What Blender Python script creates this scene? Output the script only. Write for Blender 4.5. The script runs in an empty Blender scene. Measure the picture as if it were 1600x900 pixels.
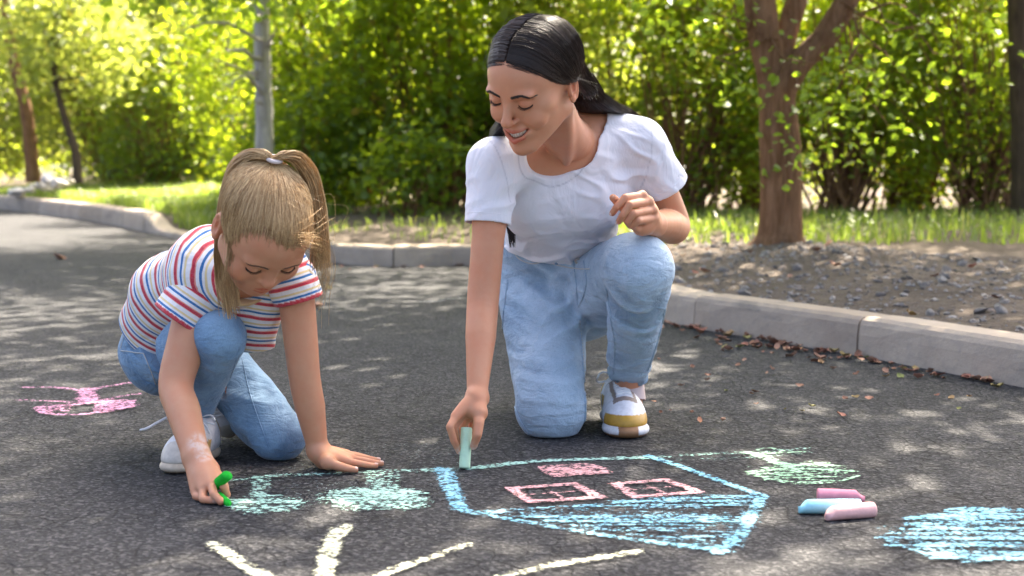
import bpy, math, random
import numpy as np
from mathutils import Vector, Matrix
R = math.radians
rng = np.random.default_rng(7)
random.seed(7)
S = bpy.context.scene
COL = S.collection

# ---------------------------------------------------------------- camera
F = 2222.0                       # focal length in photo pixels (1600 wide)
CH = 0.63                        # camera height
PITCH = math.atan2(195.0, F)
cam = bpy.data.cameras.new('camera'); camo = bpy.data.objects.new('camera', cam); COL.objects.link(camo)
camo.location = (0, 0, CH); camo.rotation_euler = (math.pi/2 - PITCH, 0, 0)
cam.sensor_width = 36; cam.lens = F/1600*36
cam.clip_start = 0.05; cam.clip_end = 2000
cam.dof.use_dof = True; cam.dof.focus_distance = 3.05; cam.dof.aperture_fstop = 4.2
S.camera = camo
S.render.resolution_x = 1024; S.render.resolution_y = 576

# ---------------------------------------------------------------- sky, sun, exposure
SUN_EL, SUN_AZ = R(50), R(24)    # azimuth measured from +Y towards +X
W = bpy.data.worlds.new('World'); S.world = W; W.use_nodes = True
wn = W.node_tree.nodes; wl = W.node_tree.links
sky = wn.new('ShaderNodeTexSky'); sky.sky_type = 'NISHITA'; sky.sun_disc = False
sky.sun_elevation = SUN_EL; sky.sun_rotation = SUN_AZ; sky.air_density = 0.7; sky.dust_density = 7.0; sky.ozone_density = 0.2
bg = wn['Background']; bg.inputs['Strength'].default_value = 0.12
wl.new(sky.outputs[0], bg.inputs[0])
sl = bpy.data.lights.new('sun', 'SUN'); so = bpy.data.objects.new('sun', sl); COL.objects.link(so)
sl.energy = 5.0; sl.angle = R(0.53); sl.color = (1, .90, .75)
sd = Vector((math.sin(SUN_AZ)*math.cos(SUN_EL), math.cos(SUN_AZ)*math.cos(SUN_EL), math.sin(SUN_EL)))
so.rotation_euler = sd.to_track_quat('Z', 'Y').to_euler(); so.location = sd*30
vs = S.view_settings; vs.view_transform = 'Standard'; vs.look = 'None'; vs.gamma = 1; vs.exposure = 2.68
vs.use_curve_mapping = False

# ---------------------------------------------------------------- helpers
def U(x, y, Y):
    "photo pixel at depth Y -> world point"
    cx, cy = (x-800)/F, (450-y)/F
    c, s = math.cos(PITCH), math.sin(PITCH)
    d = np.array([cx, c+cy*s, -s+cy*c])
    return np.array([0, 0, CH]) + d*(Y/d[1])
def G(x, y, z=0.0):
    "photo pixel on the horizontal plane z -> world point"
    cx, cy = (x-800)/F, (450-y)/F
    c, s = math.cos(PITCH), math.sin(PITCH)
    d = np.array([cx, c+cy*s, -s+cy*c])
    return np.array([0, 0, CH]) + d*((z-CH)/d[2])
def V(*a): return np.array(a, float)
def nrm(v):
    v = np.asarray(v, float); return v/np.linalg.norm(v)

def tag(o, label=None, cat=None, group=None, kind=None):
    if label: o['label'] = label
    if cat: o['category'] = cat
    if group: o['group'] = group
    if kind: o['kind'] = kind
    return o
def link(o, parent=None):
    COL.objects.link(o)
    if parent is not None: o.parent = parent
    return o
def empty(name, loc=(0, 0, 0)):
    o = bpy.data.objects.new(name, None); o.location = loc; o.empty_display_size = .05; COL.objects.link(o); return o
def mesh_np(name, v, quads=None, tris=None, smooth=True):
    v = np.asarray(v, np.float32).reshape(-1, 3)
    me = bpy.data.meshes.new(name)
    nq = 0 if quads is None else len(quads); nt = 0 if tris is None else len(tris)
    li = []
    if nq: li.append(np.asarray(quads, np.int32).ravel())
    if nt: li.append(np.asarray(tris, np.int32).ravel())
    li = np.concatenate(li)
    st = np.concatenate([np.arange(nq)*4, nq*4+np.arange(nt)*3]).astype(np.int32)
    me.vertices.add(len(v)); me.vertices.foreach_set('co', v.ravel())
    me.loops.add(len(li)); me.loops.foreach_set('vertex_index', li)
    me.polygons.add(nq+nt); me.polygons.foreach_set('loop_start', st)
    me.update(calc_edges=True); me.validate()
    me.polygons.foreach_set('use_smooth', np.full(len(me.polygons), smooth))
    return me
def ob(name, me, mat=None, parent=None, loc=None):
    o = bpy.data.objects.new(name, me)
    if mat is not None and len(me.materials) == 0: me.materials.append(mat)
    if loc is not None: o.location = loc
    return link(o, parent)
def attr_f(me, name, a):
    at = me.attributes.new(name, 'FLOAT', 'POINT'); at.data.foreach_set('value', np.asarray(a, np.float32))
def attr_c(me, name, rgb):
    at = me.attributes.new(name, 'FLOAT_COLOR', 'POINT')
    c = np.ones((len(rgb), 4), np.float32); c[:, :3] = rgb; at.data.foreach_set('color', c.ravel())

# ---- node material helper
class NM:
    def __init__(s, name):
        s.m = bpy.data.materials.new(name); s.m.use_nodes = True
        s.nt = s.m.node_tree; s.n = s.nt.nodes; s.l = s.nt.links
        s.b = s.n['Principled BSDF']; s.out = s.n['Material Output']
    def node(s, t, **kw):
        n = s.n.new(t)
        for k, v in kw.items(): setattr(n, k, v)
        return n
    def put(s, sock, val):
        if hasattr(val, 'bl_idname') and 'Socket' in val.bl_idname: s.l.new(val, sock)
        elif isinstance(val, (tuple, list)) and len(val) == 3 and sock.type == 'RGBA': sock.default_value = (*val, 1)
        else: sock.default_value = val
    def set(s, **kw):
        for k, v in kw.items(): s.put(s.b.inputs[k.replace('_', ' ')], v)
        return s
    def coord(s, kind='Object'): return s.node('ShaderNodeTexCoord').outputs[kind]
    def mapping(s, vec, scale=(1, 1, 1), rot=(0, 0, 0), loc=(0, 0, 0)):
        n = s.node('ShaderNodeMapping'); s.l.new(vec, n.inputs[0])
        n.inputs['Scale'].default_value = scale; n.inputs['Rotation'].default_value = rot; n.inputs['Location'].default_value = loc
        return n.outputs[0]
    def noise(s, vec, scale, detail=4, rough=.55, dist=0, out='Fac'):
        n = s.node('ShaderNodeTexNoise'); s.l.new(vec, n.inputs['Vector'])
        n.inputs['Scale'].default_value = scale; n.inputs['Detail'].default_value = detail
        n.inputs['Roughness'].default_value = rough; n.inputs['Distortion'].default_value = dist
        return n.outputs[0 if out == 'Fac' else 'Color']
    def voro(s, vec, scale, feature='F1', out='Distance', rand=1):
        n = s.node('ShaderNodeTexVoronoi', feature=feature); s.l.new(vec, n.inputs['Vector'])
        n.inputs['Scale'].default_value = scale; n.inputs['Randomness'].default_value = rand
        return n.outputs[out]
    def ramp(s, fac, stops, interp='LINEAR'):
        n = s.node('ShaderNodeValToRGB'); s.put(n.inputs[0], fac); cr = n.color_ramp; cr.interpolation = interp
        while len(cr.elements) > 1: cr.elements.remove(cr.elements[-1])
        for i, (p, c) in enumerate(stops):
            e = cr.elements[0] if i == 0 else cr.elements.new(p)
            e.position = p
            c = (c, c, c) if isinstance(c, (int, float)) else c
            e.color = (*c, 1)
        return n.outputs[0]
    def mix(s, fac, a, b, mode='MIX'):
        n = s.node('ShaderNodeMix', data_type='RGBA', blend_type=mode)
        s.put(n.inputs[0], fac); s.put(n.inputs[6], a); s.put(n.inputs[7], b); return n.outputs[2]
    def math(s, op, a, b=0.0, clamp=False):
        n = s.node('ShaderNodeMath', operation=op, use_clamp=clamp); s.put(n.inputs[0], a); s.put(n.inputs[1], b); return n.outputs[0]
    def attr(s, name, out='Fac'):
        n = s.node('ShaderNodeAttribute'); n.attribute_name = name; return n.outputs[out]
    def bump(s, h, strength=.5, dist=.01, normal=None):
        n = s.node('ShaderNodeBump'); s.put(n.inputs['Height'], h)
        n.inputs['Strength'].default_value = strength; n.inputs['Distance'].default_value = dist
        if normal is not None: s.l.new(normal, n.inputs['Normal'])
        return n.outputs[0]
    def island(s): return s.node('ShaderNodeNewGeometry').outputs['Random Per Island']
    def objrand(s): return s.node('ShaderNodeObjectInfo').outputs['Random']

def plain(name, col, rough=.6, spec=.3, bump=None, var=None):
    m = NM(name); co = m.coord()
    c = col
    if var: c = m.mix(m.ramp(m.noise(co, var[0], 5), [(.3, 0), (.7, 1)]), tuple(x*(1-var[1]) for x in col), tuple(min(1, x*(1+var[1])) for x in col))
    m.set(Base_Color=c, Roughness=rough); m.b.inputs['Specular IOR Level'].default_value = spec
    if bump: m.set(Normal=m.bump(m.noise(co, bump[0], 4), bump[1], bump[2]))
    return m.m

# ---------------------------------------------------------------- implicit surfaces
class Field:
    def __init__(s, lo, hi, h):
        s.lo = np.asarray(lo, float); s.h = h
        s.n = np.ceil((np.asarray(hi, float)-s.lo)/h).astype(int)+1
        s.a = np.full(s.n, .06, np.float32)
        s.ax = [(s.lo[i]+h*np.arange(s.n[i])).astype(np.float32) for i in range(3)]
    def box(s, lo, hi):
        i0 = np.clip(np.floor((np.asarray(lo)-s.lo)/s.h).astype(int), 0, s.n)
        i1 = np.clip(np.ceil((np.asarray(hi)-s.lo)/s.h).astype(int)+1, 0, s.n)
        sl = tuple(slice(a, b) for a, b in zip(i0, i1))
        P = [s.ax[0][sl[0]][:, None, None], s.ax[1][sl[1]][None, :, None], s.ax[2][sl[2]][None, None, :]]
        return sl, P
    def _apply(s, sl, d, k, mode):
        if d.size == 0: return
        a = s.a[sl]
        if mode == 'sub': d = -d
        if np.ndim(k) or k > 0:
            hh = np.maximum(k-np.abs(a-d), 0)/k
            e = hh*hh*(k*.25)
        else: e = 0
        s.a[sl] = (np.minimum(a, d)-e) if mode == 'add' else (np.maximum(a, d)+e)
    # round cone a->b
    def cone(s, a, b, r1, r2, k=.01, mode='add'):
        a = np.asarray(a, float); b = np.asarray(b, float); pad = max(r1, r2)+k+.012
        sl, P = s.box(np.minimum(a, b)-pad, np.maximum(a, b)+pad)
        ba = b-a; L2 = float(ba@ba)+1e-12
        q = [P[i]-np.float32(a[i]) for i in range(3)]
        t = np.clip((q[0]*np.float32(ba[0])+q[1]*np.float32(ba[1])+q[2]*np.float32(ba[2]))/np.float32(L2), 0, 1)
        d = np.sqrt((q[0]-t*np.float32(ba[0]))**2+(q[1]-t*np.float32(ba[1]))**2+(q[2]-t*np.float32(ba[2]))**2)-(np.float32(r1)+np.float32(r2-r1)*t)
        s._apply(sl, d, k, mode)
    def chain(s, pts, rad, k=.01, mode='add'):
        "tapered tube through points; blends with k at its root, tightly further on"
        if np.isscalar(rad): rad = [rad]*len(pts)
        pts = np.asarray(pts, float); rad = np.asarray(rad, float); soft = mode == 'add' and k >= .015 and len(pts) > 2
        if soft:
            P = spline(pts, 5*(len(pts)-1)+1); rad = np.interp(np.linspace(0, 1, len(P)), np.linspace(0, 1, len(pts)), rad); pts = P
        pad = rad.max()+k+.012
        sl, P = s.box(pts.min(0)-pad, pts.max(0)+pad)
        shp = tuple(x.stop-x.start for x in sl)
        if 0 in shp: return
        D = np.full(shp, 1., np.float32); K = np.full(shp, min(k, .006), np.float32) if soft else None
        n = len(pts)-1
        for i in range(n):
            a, b = pts[i], pts[i+1]; pd = max(rad[i], rad[i+1])+k+.012
            s2, Q = s.box(np.minimum(a, b)-pd, np.maximum(a, b)+pd)
            s3 = tuple(slice(max(u.start, t.start)-t.start, min(u.stop, t.stop)-t.start) for u, t in zip(s2, sl))
            ba = b-a; L2 = float(ba@ba)+1e-12; q = [Q[j]-np.float32(a[j]) for j in range(3)]
            t = np.clip((q[0]*np.float32(ba[0])+q[1]*np.float32(ba[1])+q[2]*np.float32(ba[2]))/np.float32(L2), 0, 1)
            d = np.sqrt((q[0]-t*np.float32(ba[0]))**2+(q[1]-t*np.float32(ba[1]))**2+(q[2]-t*np.float32(ba[2]))**2)-(np.float32(rad[i])+np.float32(rad[i+1]-rad[i])*t)
            if soft:
                w = np.clip(1-(i+t)/n*2.6, 0, 1); kk = np.minimum(k, .006)+(k-min(k, .006))*w
                K[s3] = np.where(d < D[s3], kk, K[s3])
            D[s3] = np.minimum(D[s3], d)
        s._apply(sl, D, K if soft else k, mode)
    # ellipsoid, M: 3x3 columns = local axes
    def ell(s, c, r, M=None, k=.01, mode='add'):
        c = np.asarray(c, float); r = np.asarray(r, float)
        if M is None: ext = r
        else: ext = np.sqrt(((np.asarray(M)*r[None, :])**2).sum(1))
        pad = k+.012
        sl, P = s.box(c-ext-pad, c+ext+pad)
        q = [P[i]-np.float32(c[i]) for i in range(3)]
        if M is not None:
            M = np.asarray(M, np.float32)
            q = [q[0]*M[0, j]+q[1]*M[1, j]+q[2]*M[2, j] for j in range(3)]
        r = r.astype(np.float32)
        k0 = np.sqrt((q[0]/r[0])**2+(q[1]/r[1])**2+(q[2]/r[2])**2)
        k1 = np.sqrt((q[0]/r[0]**2)**2+(q[1]/r[1]**2)**2+(q[2]/r[2]**2)**2)+1e-6
        s._apply(sl, k0*(k0-1)/k1, k, mode)
    # elliptic-section loft segment a->b, u = side direction, radii (ru, rv) at both ends
    def loft(s, a, b, u, r1, r2, k=.01, mode='add', end=1.0):
        a = np.asarray(a, float); b = np.asarray(b, float); ax = b-a; L = np.linalg.norm(ax); ax = ax/L
        u = np.asarray(u, float); u = u-ax*(u@ax); u = u/np.linalg.norm(u); v = np.cross(ax, u)
        pad = max(*r1, *r2)+k+.012
        sl, P = s.box(np.minimum(a, b)-pad, np.maximum(a, b)+pad)
        q = [P[i]-np.float32(a[i]) for i in range(3)]
        dot = lambda w: q[0]*np.float32(w[0])+q[1]*np.float32(w[1])+q[2]*np.float32(w[2])
        t = dot(ax); tc = np.clip(t, 0, L); w = t-tc; f = tc/np.float32(L)
        ru = np.float32(r1[0])+np.float32(r2[0]-r1[0])*f; rv = np.float32(r1[1])+np.float32(r2[1]-r1[1])*f
        rw = np.minimum(ru, rv)*np.float32(end)
        qu, qv = dot(u), dot(v)
        k0 = np.sqrt((qu/ru)**2+(qv/rv)**2+(w/rw)**2)
        k1 = np.sqrt((qu/ru**2)**2+(qv/rv**2)**2+(w/rw**2)**2)+1e-6
        s._apply(sl, k0*(k0-1)/k1, k, mode)
    # half-space: removes everything on the +n side of p (within bbox)
    def cut(s, p, n, lo=None, hi=None, k=.002):
        n = nrm(n)
        if lo is None: lo, hi = s.lo, s.lo+s.h*s.n
        sl, P = s.box(lo, hi)
        d = sum((P[i]-np.float32(p[i]))*np.float32(n[i]) for i in range(3))
        s._apply(sl, -d, k, 'sub')
    def disp(s, fn, lo=None, hi=None):
        if lo is None: lo, hi = s.lo, s.lo+s.h*s.n
        sl, P = s.box(lo, hi)
        a = s.a[sl]
        m = np.abs(a) < .03
        idx = np.nonzero(m)
        p = [P[0].ravel()[idx[0]], P[1].ravel()[idx[1]], P[2].ravel()[idx[2]]]
        a[idx] -= fn(*p).astype(np.float32)
    def sample(s, p):
        "trilinear value at points"
        g = (np.asarray(p)-s.lo)/s.h; i = np.clip(np.floor(g).astype(int), 0, s.n-2); f = g-i
        r = 0
        for dx in (0, 1):
            for dy in (0, 1):
                for dz in (0, 1):
                    w = (f[:, 0] if dx else 1-f[:, 0])*(f[:, 1] if dy else 1-f[:, 1])*(f[:, 2] if dz else 1-f[:, 2])
                    r = r+w*s.a[i[:, 0]+dx, i[:, 1]+dy, i[:, 2]+dz]
        return r
    def mesh(s):
        a = s.a; neg = a < 0; n = s.n
        c = [neg[dx:n[0]-1+dx, dy:n[1]-1+dy, dz:n[2]-1+dz] for dx in (0, 1) for dy in (0, 1) for dz in (0, 1)]
        anyn = c[0].copy(); alln = c[0].copy()
        for x in c[1:]: anyn |= x; alln &= x
        act = anyn & ~alln
        I = np.stack(np.nonzero(act), 1)
        imap = np.full(act.shape, -1, np.int32); imap[I[:, 0], I[:, 1], I[:, 2]] = np.arange(len(I))
        cor = np.array([(dx, dy, dz) for dx in (0, 1) for dy in (0, 1) for dz in (0, 1)])
        val = np.stack([a[I[:, 0]+d[0], I[:, 1]+d[1], I[:, 2]+d[2]] for d in cor], 1)
        acc = np.zeros((len(I), 3)); cnt = np.zeros(len(I))
        for e0 in range(8):
            for bit in (4, 2, 1):
                if e0 & bit: continue
                e1 = e0 | bit; v0, v1 = val[:, e0], val[:, e1]
                m = (v0 < 0) != (v1 < 0)
                t = np.where(m, v0/np.where(m, v0-v1, 1), 0)
                p = cor[e0][None, :]+t[:, None]*(cor[e1]-cor[e0])[None, :]
                acc += p*m[:, None]; cnt += m
        verts = s.lo+s.h*(I+acc/cnt[:, None])
        quads = []
        for axx in range(3):
            o1, o2 = [(1, 2), (2, 0), (0, 1)][axx]
            sl0 = [slice(1, -1)]*3; sl1 = [slice(1, -1)]*3
            sl0[axx] = slice(0, n[axx]-1); sl1[axx] = slice(1, n[axx])
            s0, s1 = neg[tuple(sl0)], neg[tuple(sl1)]
            ch = s0 != s1
            J = np.stack(np.nonzero(ch), 1)
            if len(J) == 0: continue
            flip = s0[J[:, 0], J[:, 1], J[:, 2]]
            J = J+1; J[:, axx] -= 1
            e1 = np.zeros(3, int); e1[o1] = 1; e2 = np.zeros(3, int); e2[o2] = 1
            q = [imap[tuple((J-x).T)] for x in (e1+e2, e2, 0*e1, e1)]
            q = np.stack(q, 1)
            q[~flip] = q[~flip][:, ::-1]
            quads.append(q)
        quads = np.concatenate(quads); quads = quads[(quads >= 0).all(1)]
        return verts, quads

# cheap smooth noise for vector arrays
def sn(x, y, z, f, seed=0):
    r = np.random.default_rng(seed); o = 0
    for _ in range(4):
        w = r.normal(size=3); w *= f/np.linalg.norm(w); ph = r.uniform(0, 6.28, 3)
        u = x*w[0]+y*w[1]+z*w[2]
        w2 = r.normal(size=3); w2 *= f*.7/np.linalg.norm(w2)
        o = o+np.sin(u+ph[0]+1.3*np.sin(x*w2[0]+y*w2[1]+z*w2[2]+ph[1]))
    return o/4

# tubes along polylines joined into one mesh (points: list of (n,3), radii)
def tubes(lines, rads, sides=4, cap=False):
    vs, qs, base = [], [], 0
    for P, r in zip(lines, rads):
        P = np.asarray(P, float); n = len(P)
        T = np.gradient(P, axis=0); T /= np.linalg.norm(T, axis=1)[:, None]+1e-9
        ref = np.array([0, 0, 1.]) if abs(T[0, 2]) < .9 else np.array([1., 0, 0])
        N = np.cross(T, ref); N /= np.linalg.norm(N, axis=1)[:, None]+1e-9
        B = np.cross(T, N)
        r = np.broadcast_to(np.asarray(r, float), (n,))
        an = np.arange(sides)*2*math.pi/sides
        ring = P[:, None, :]+r[:, None, None]*(np.cos(an)[None, :, None]*N[:, None, :]+np.sin(an)[None, :, None]*B[:, None, :])
        vs.append(ring.reshape(-1, 3))
        i = np.arange(n-1)[:, None]*sides; j = np.arange(sides)[None, :]; j2 = (j+1) % sides
        q = np.stack([i+j, i+j2, i+sides+j2, i+sides+j], -1).reshape(-1, 4)+base
        qs.append(q)
        if cap and sides == 4:
            qs.append(np.array([[base+3, base+2, base+1, base], [base+(n-1)*4, base+(n-1)*4+1, base+(n-1)*4+2, base+(n-1)*4+3]]))
        base += n*sides
    return np.concatenate(vs), np.concatenate(qs)
def spline(pts, n=24):
    "Catmull-Rom through points"
    P = np.asarray(pts, float); P = np.concatenate([2*P[:1]-P[1:2], P, 2*P[-1:]-P[-2:-1]])
    m = len(P)-3; t = np.linspace(0, m-1e-6, n); i = t.astype(int); f = (t-i)[:, None]
    p0, p1, p2, p3 = P[i], P[i+1], P[i+2], P[i+3]
    return .5*(2*p1+(p2-p0)*f+(2*p0-5*p1+4*p2-p3)*f**2+(3*p1-p0-3*p2+p3)*f**3)
def frame(fwd, up):
    "columns: x right, y back(-fwd), z up for a local system whose -y looks along fwd"
    f = nrm(fwd); u = np.asarray(up, float); u = nrm(u-f*(u@f)); y = -f; x = np.cross(y, u)
    return np.stack([x, y, u], 1)
# ================================================================ SETTING
def asphalt_mat():
    m = NM('asphalt'); co = m.coord()
    big = m.noise(co, 1.3, 5); mid = m.noise(co, 14, 5, .6)
    gran = m.voro(co, 165, out='Color'); sep = m.node('ShaderNodeSeparateColor'); m.l.new(gran, sep.inputs[0])
    c = m.ramp(big, [(.3, (.026, .026, .029)), (.7, (.044, .043, .044))])
    c = m.mix(m.ramp(mid, [(.35, 0), (.75, .35)]), c, (.070, .070, .073))
    c = m.mix(m.ramp(sep.outputs[0], [(.55, 0), (.97, .75)]), c, (.15, .147, .145))
    c = m.mix(m.ramp(sep.outputs[1], [(.65, 0), (.9, .6)]), c, (.012, .012, .014))
    wv = m.mapping(co, (1, 1, 1)); warp = m.mix(.04, wv, m.noise(co, 9, 3, out='Color'), 'ADD')
    crack = m.voro(warp, 21, 'DISTANCE_TO_EDGE'); crack2 = m.voro(warp, 6.5, 'DISTANCE_TO_EDGE')
    cm = m.math('MULTIPLY', m.ramp(crack, [(.0, 1), (.07, 0)]), m.ramp(m.noise(co, 3.5, 3), [(.38, 0), (.55, 1)]))
    c = m.mix(m.math('MULTIPLY', cm, .8), c, (.012, .012, .013))
    m.set(Base_Color=c, Roughness=.88); m.b.inputs['Specular IOR Level'].default_value = .25
    b1 = m.bump(m.voro(co, 105), 1.0, .006)
    b2 = m.bump(m.noise(co, 42, 6, .75), 1.0, .014, b1)
    b3 = m.bump(m.math('MULTIPLY', cm, -1), .8, .005, b2)
    b4 = m.bump(m.noise(co, 12, 4), .4, .02, b3)
    m.set(Normal=b4)
    return m.m
M_ASPH = asphalt_mat()
gs = 400.0
road = ob('road', mesh_np('road', [(-gs, -40, 0), (gs, -40, 0), (gs, gs*1.5, 0), (-gs, gs*1.5, 0)], [[0, 1, 2, 3]], smooth=False), M_ASPH)
tag(road, kind='structure')

# ---- kerb line (road-side foot of the kerb), from the near right to the far left
kpx = [(1760, 640), (1600, 606), (1480, 583), (1340, 556), (1200, 532), (1060, 507), (960, 477), (890, 452), (810, 428), (735, 416), (600, 417), (520, 411), (430, 400), (340, 386), (270, 372), (222, 362), (160, 349), (80, 337), (0, 327), (-120, 316), (-330, 303)]
kpt = np.array([G(x, y)[:2] for x, y in kpx]); kpt[0] = kpt[1]+(kpt[1]-kpt[3])*1.3
kline = spline(np.c_[kpt, np.zeros(len(kpt))], 900)[:, :2]
seg = np.linalg.norm(np.diff(kline, axis=0), axis=1); kacc = np.r_[0, np.cumsum(seg)]
def kat(s):
    s = np.asarray(s, float)
    p = np.stack([np.interp(s, kacc, kline[:, 0]), np.interp(s, kacc, kline[:, 1])], -1)
    e = .03; q0 = np.stack([np.interp(s-e, kacc, kline[:, 0]), np.interp(s-e, kacc, kline[:, 1])], -1)
    q1 = np.stack([np.interp(s+e, kacc, kline[:, 0]), np.interp(s+e, kacc, kline[:, 1])], -1)
    t = q1-q0; t /= np.linalg.norm(t, axis=-1)[..., None]+1e-9
    return p, np.stack([t[..., 1], -t[..., 0]], -1)   # point, normal towards verge (+X side)
def s_of_px(x):
    i = np.argmin([abs((800+F*p[0]/(p[1])) - x) for p in kline]); return kacc[i]
KH = .125; KW = .17
s_drop0, s_drop1 = s_of_px(330), s_of_px(215)
def ktop(s):   # lowered kerb where the left drive comes in
    s = np.asarray(s, float)
    a = np.clip((s-(s_drop0-1.6))/1.4, 0, 1); b = np.clip((s-(s_drop1-.9))/.8, 0, 1)
    sm = lambda t: t*t*(3-2*t)
    return KH-.075*sm(a)+.135*sm(b)
mk = NM('kerb_concrete'); co = mk.coord()
c = mk.ramp(mk.noise(co, 3.5, 6, .6), [(.3, (.32, .245, .178)), (.7, (.46, .365, .27))])
c = mk.mix(mk.ramp(mk.noise(co, 26, 5, .7), [(.5, 0), (.8, .5)]), c, (.2, .185, .17))
c = mk.mix(mk.ramp(mk.noise(mk.mapping(co, (1, 1, 5)), 1.7, 5, .65), [(.56, 0), (.66, .62)]), c, (.13, .115, .10))
c = mk.mix(mk.ramp(mk.voro(co, 90), [(.0, .7), (.18, 0)]), c, (.14, .13, .12))
rz = mk.mix(.16, c, mk.ramp(mk.objrand(), [(0, (.16, .15, .14)), (1, (.62, .58, .55))]))
mk.set(Base_Color=rz, Roughness=.9); mk.b.inputs['Specular IOR Level'].default_value = .2
mk.set(Normal=mk.bump(mk.noise(co, 70, 6, .7), .6, .005, mk.bump(mk.noise(co, 6, 4), .4, .02)))
kerb = empty('kerb', (0, 0, 0)); tag(kerb, kind='structure')
joints = [0.0] + sorted([s_of_px(1340), s_of_px(1085), s_of_px(615)])
jl = [0.0]
for j in joints[1:]:
    gap = j-jl[-1]; nn = max(1, round(gap/1.0)); jl += [jl[-1]+gap*(i+1)/nn for i in range(nn)]
jl = [j for j in jl]
while jl[-1] < kacc[-1]-1.2: jl.append(jl[-1]+1.05)
prof = [(0, -.06), (.004, .55), (.008, .80), (.016, .92), (.034, 1.0), (KW-.02, 1.0), (KW-.005, .95), (KW, -.06)]
for j0, j1 in zip(jl[:-1], jl[1:]):
    ss = np.linspace(j0+.004, j1-.004, 9); p, nn = kat(ss); top = ktop(ss)*(1+rng.normal(0, .02))
    off = rng.normal(0, .003)
    chip = np.ones(9); chip[0] = chip[-1] = .988
    vv = [];
    for i in range(9):
        for (o, hgt) in prof:
            oo = o+off+(.004 if i in (0, 8) and o < .05 else 0)+rng.normal(0, .0012)
            zz = hgt*top[i]*(chip[i] if hgt > .5 else 1)
            vv.append((p[i, 0]+nn[i, 0]*oo, p[i, 1]+nn[i, 1]*oo, zz))
    npf = len(prof); q = [[i*npf+k, i*npf+k+1, (i+1)*npf+k+1, (i+1)*npf+k] for i in range(8) for k in range(npf-1)]
    q = [x[::-1] for x in q]
    me = mesh_np('kerb_stone', vv, q, smooth=False)
    # end caps
    import bmesh
    bm = bmesh.new(); bm.from_mesh(me); bm.verts.ensure_lookup_table()
    try:
        bm.faces.new([bm.verts[k] for k in range(npf)]); bm.faces.new([bm.verts[8*npf+k] for k in range(npf)][::-1])
    except ValueError: pass
    bmesh.ops.recalc_face_normals(bm, faces=bm.faces); bm.to_mesh(me); bm.free()
    ob('kerb_stone', me, mk.m, kerb)

# ---- verge: raised soil behind the kerb, one sheet to the far distance
def verge_z(X, Y, d):
    "height of the verge at plan point, d = distance behind kerb"
    slope = .018+.035*np.clip((-X+.5)/3.5, 0, 1)
    z = KH-.015+slope*np.clip(d-.2, 0, 9)
    bump = sn(X, Y, 0*X, 9, 3)*.022+sn(X, Y, 0*X, 23, 4)*.012+sn(X, Y, 0*X, 3, 5)*.03
    return z+bump*np.clip((d-.17)/.25, 0, 1)+.05*np.exp(-((d-1.4)/.7)**2)*np.clip(X, 0, 1)
ns_ = 420; sv = np.linspace(0, kacc[-1]-.05, ns_)
dv = np.r_[KW-.012, np.linspace(.19, 3.0, 55), np.linspace(3.2, 9, 24), np.geomspace(10, 260, 10)]
# blend kerb normals towards a common direction away from the kerb so the sheet never folds
pk, nk = kat(sv)
sg = 45; ker = np.exp(-np.linspace(-2, 2, 2*sg+1)**2)
nsm = np.stack([np.convolve(np.pad(nk[:, i], sg, mode='edge'), ker/ker.sum(), 'valid') for i in (0, 1)], 1); nsm /= np.linalg.norm(nsm, axis=1)[:, None]
far = np.array([.62, .78])
XY = np.zeros((ns_, len(dv), 2))
for j, d in enumerate(dv):
    w = np.clip((d-.25)/3, 0, 1); nn = nk*max(0, 1-(d-.17)*3)+nsm*min(1, (d-.17)*3)*(1-w)+far*w if d > .17 else nk
    nn = nn/np.linalg.norm(nn, axis=1)[:, None]
    XY[:, j] = pk+nn*d
Dm = np.broadcast_to(dv[None, :], XY.shape[:2])
Z = verge_z(XY[..., 0], XY[..., 1], Dm)
kt = ktop(sv)
Z = Z+(np.minimum(kt, KH+.06)-KH)[:, None]*np.clip(1-(Dm-.17)/1.2, 0, 1)
vv = np.concatenate([XY, Z[..., None]], -1).reshape(-1, 3); nd = len(dv)
ii = np.arange(ns_-1)[:, None]*nd+np.arange(nd-1)[None, :]
qd = np.stack([ii, ii+1, ii+nd+1, ii+nd], -1).reshape(-1, 4)[:, ::-1]
mv = NM('soil'); co = mv.coord()
c = mv.ramp(mv.noise(co, 2.2, 6, .6), [(.3, (.11, .085, .066)), (.7, (.19, .15, .118))])
c = mv.mix(mv.ramp(mv.noise(co, 30, 5, .7), [(.4, 0), (.75, .7)]), c, (.25, .21, .175))
c = mv.mix(mv.ramp(mv.noise(co, 75, 4, .7), [(.5, 0), (.8, .7)]), c, (.055, .043, .035))
mv.set(Base_Color=c, Roughness=.95); mv.b.inputs['Specular IOR Level'].default_value = .1
mv.set(Normal=mv.bump(mv.noise(co, 38, 6, .75), 1, .03, mv.bump(mv.voro(co, 24), .8, .02)))
soil = ob('verge_soil', mesh_np('verge_soil', vv, qd), mv.m); tag(soil, kind='structure')
# quick lookup of verge height by nearest grid node
vgrid = XY.reshape(-1, 2); vz = Z.reshape(-1)
def vpt(s, d):
    "verge point at kerb arc position s, distance d"
    fi = np.interp(s, sv, np.arange(ns_)); fj = np.interp(d, dv, np.arange(nd))
    i = np.clip(fi.astype(int), 0, ns_-2); j = np.clip(fj.astype(int), 0, nd-2); a = (fi-i)[:, None]; b = (fj-j)[:, None]
    A = np.concatenate([XY, Z[..., None]], -1)
    return (A[i, j]*(1-a)*(1-b)+A[i+1, j]*a*(1-b)+A[i, j+1]*(1-a)*b+A[i+1, j+1]*a*b)
def zat(x, y):
    k = np.argmin((vgrid[:, 0]-x)**2+(vgrid[:, 1]-y)**2); return vz[k]

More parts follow.
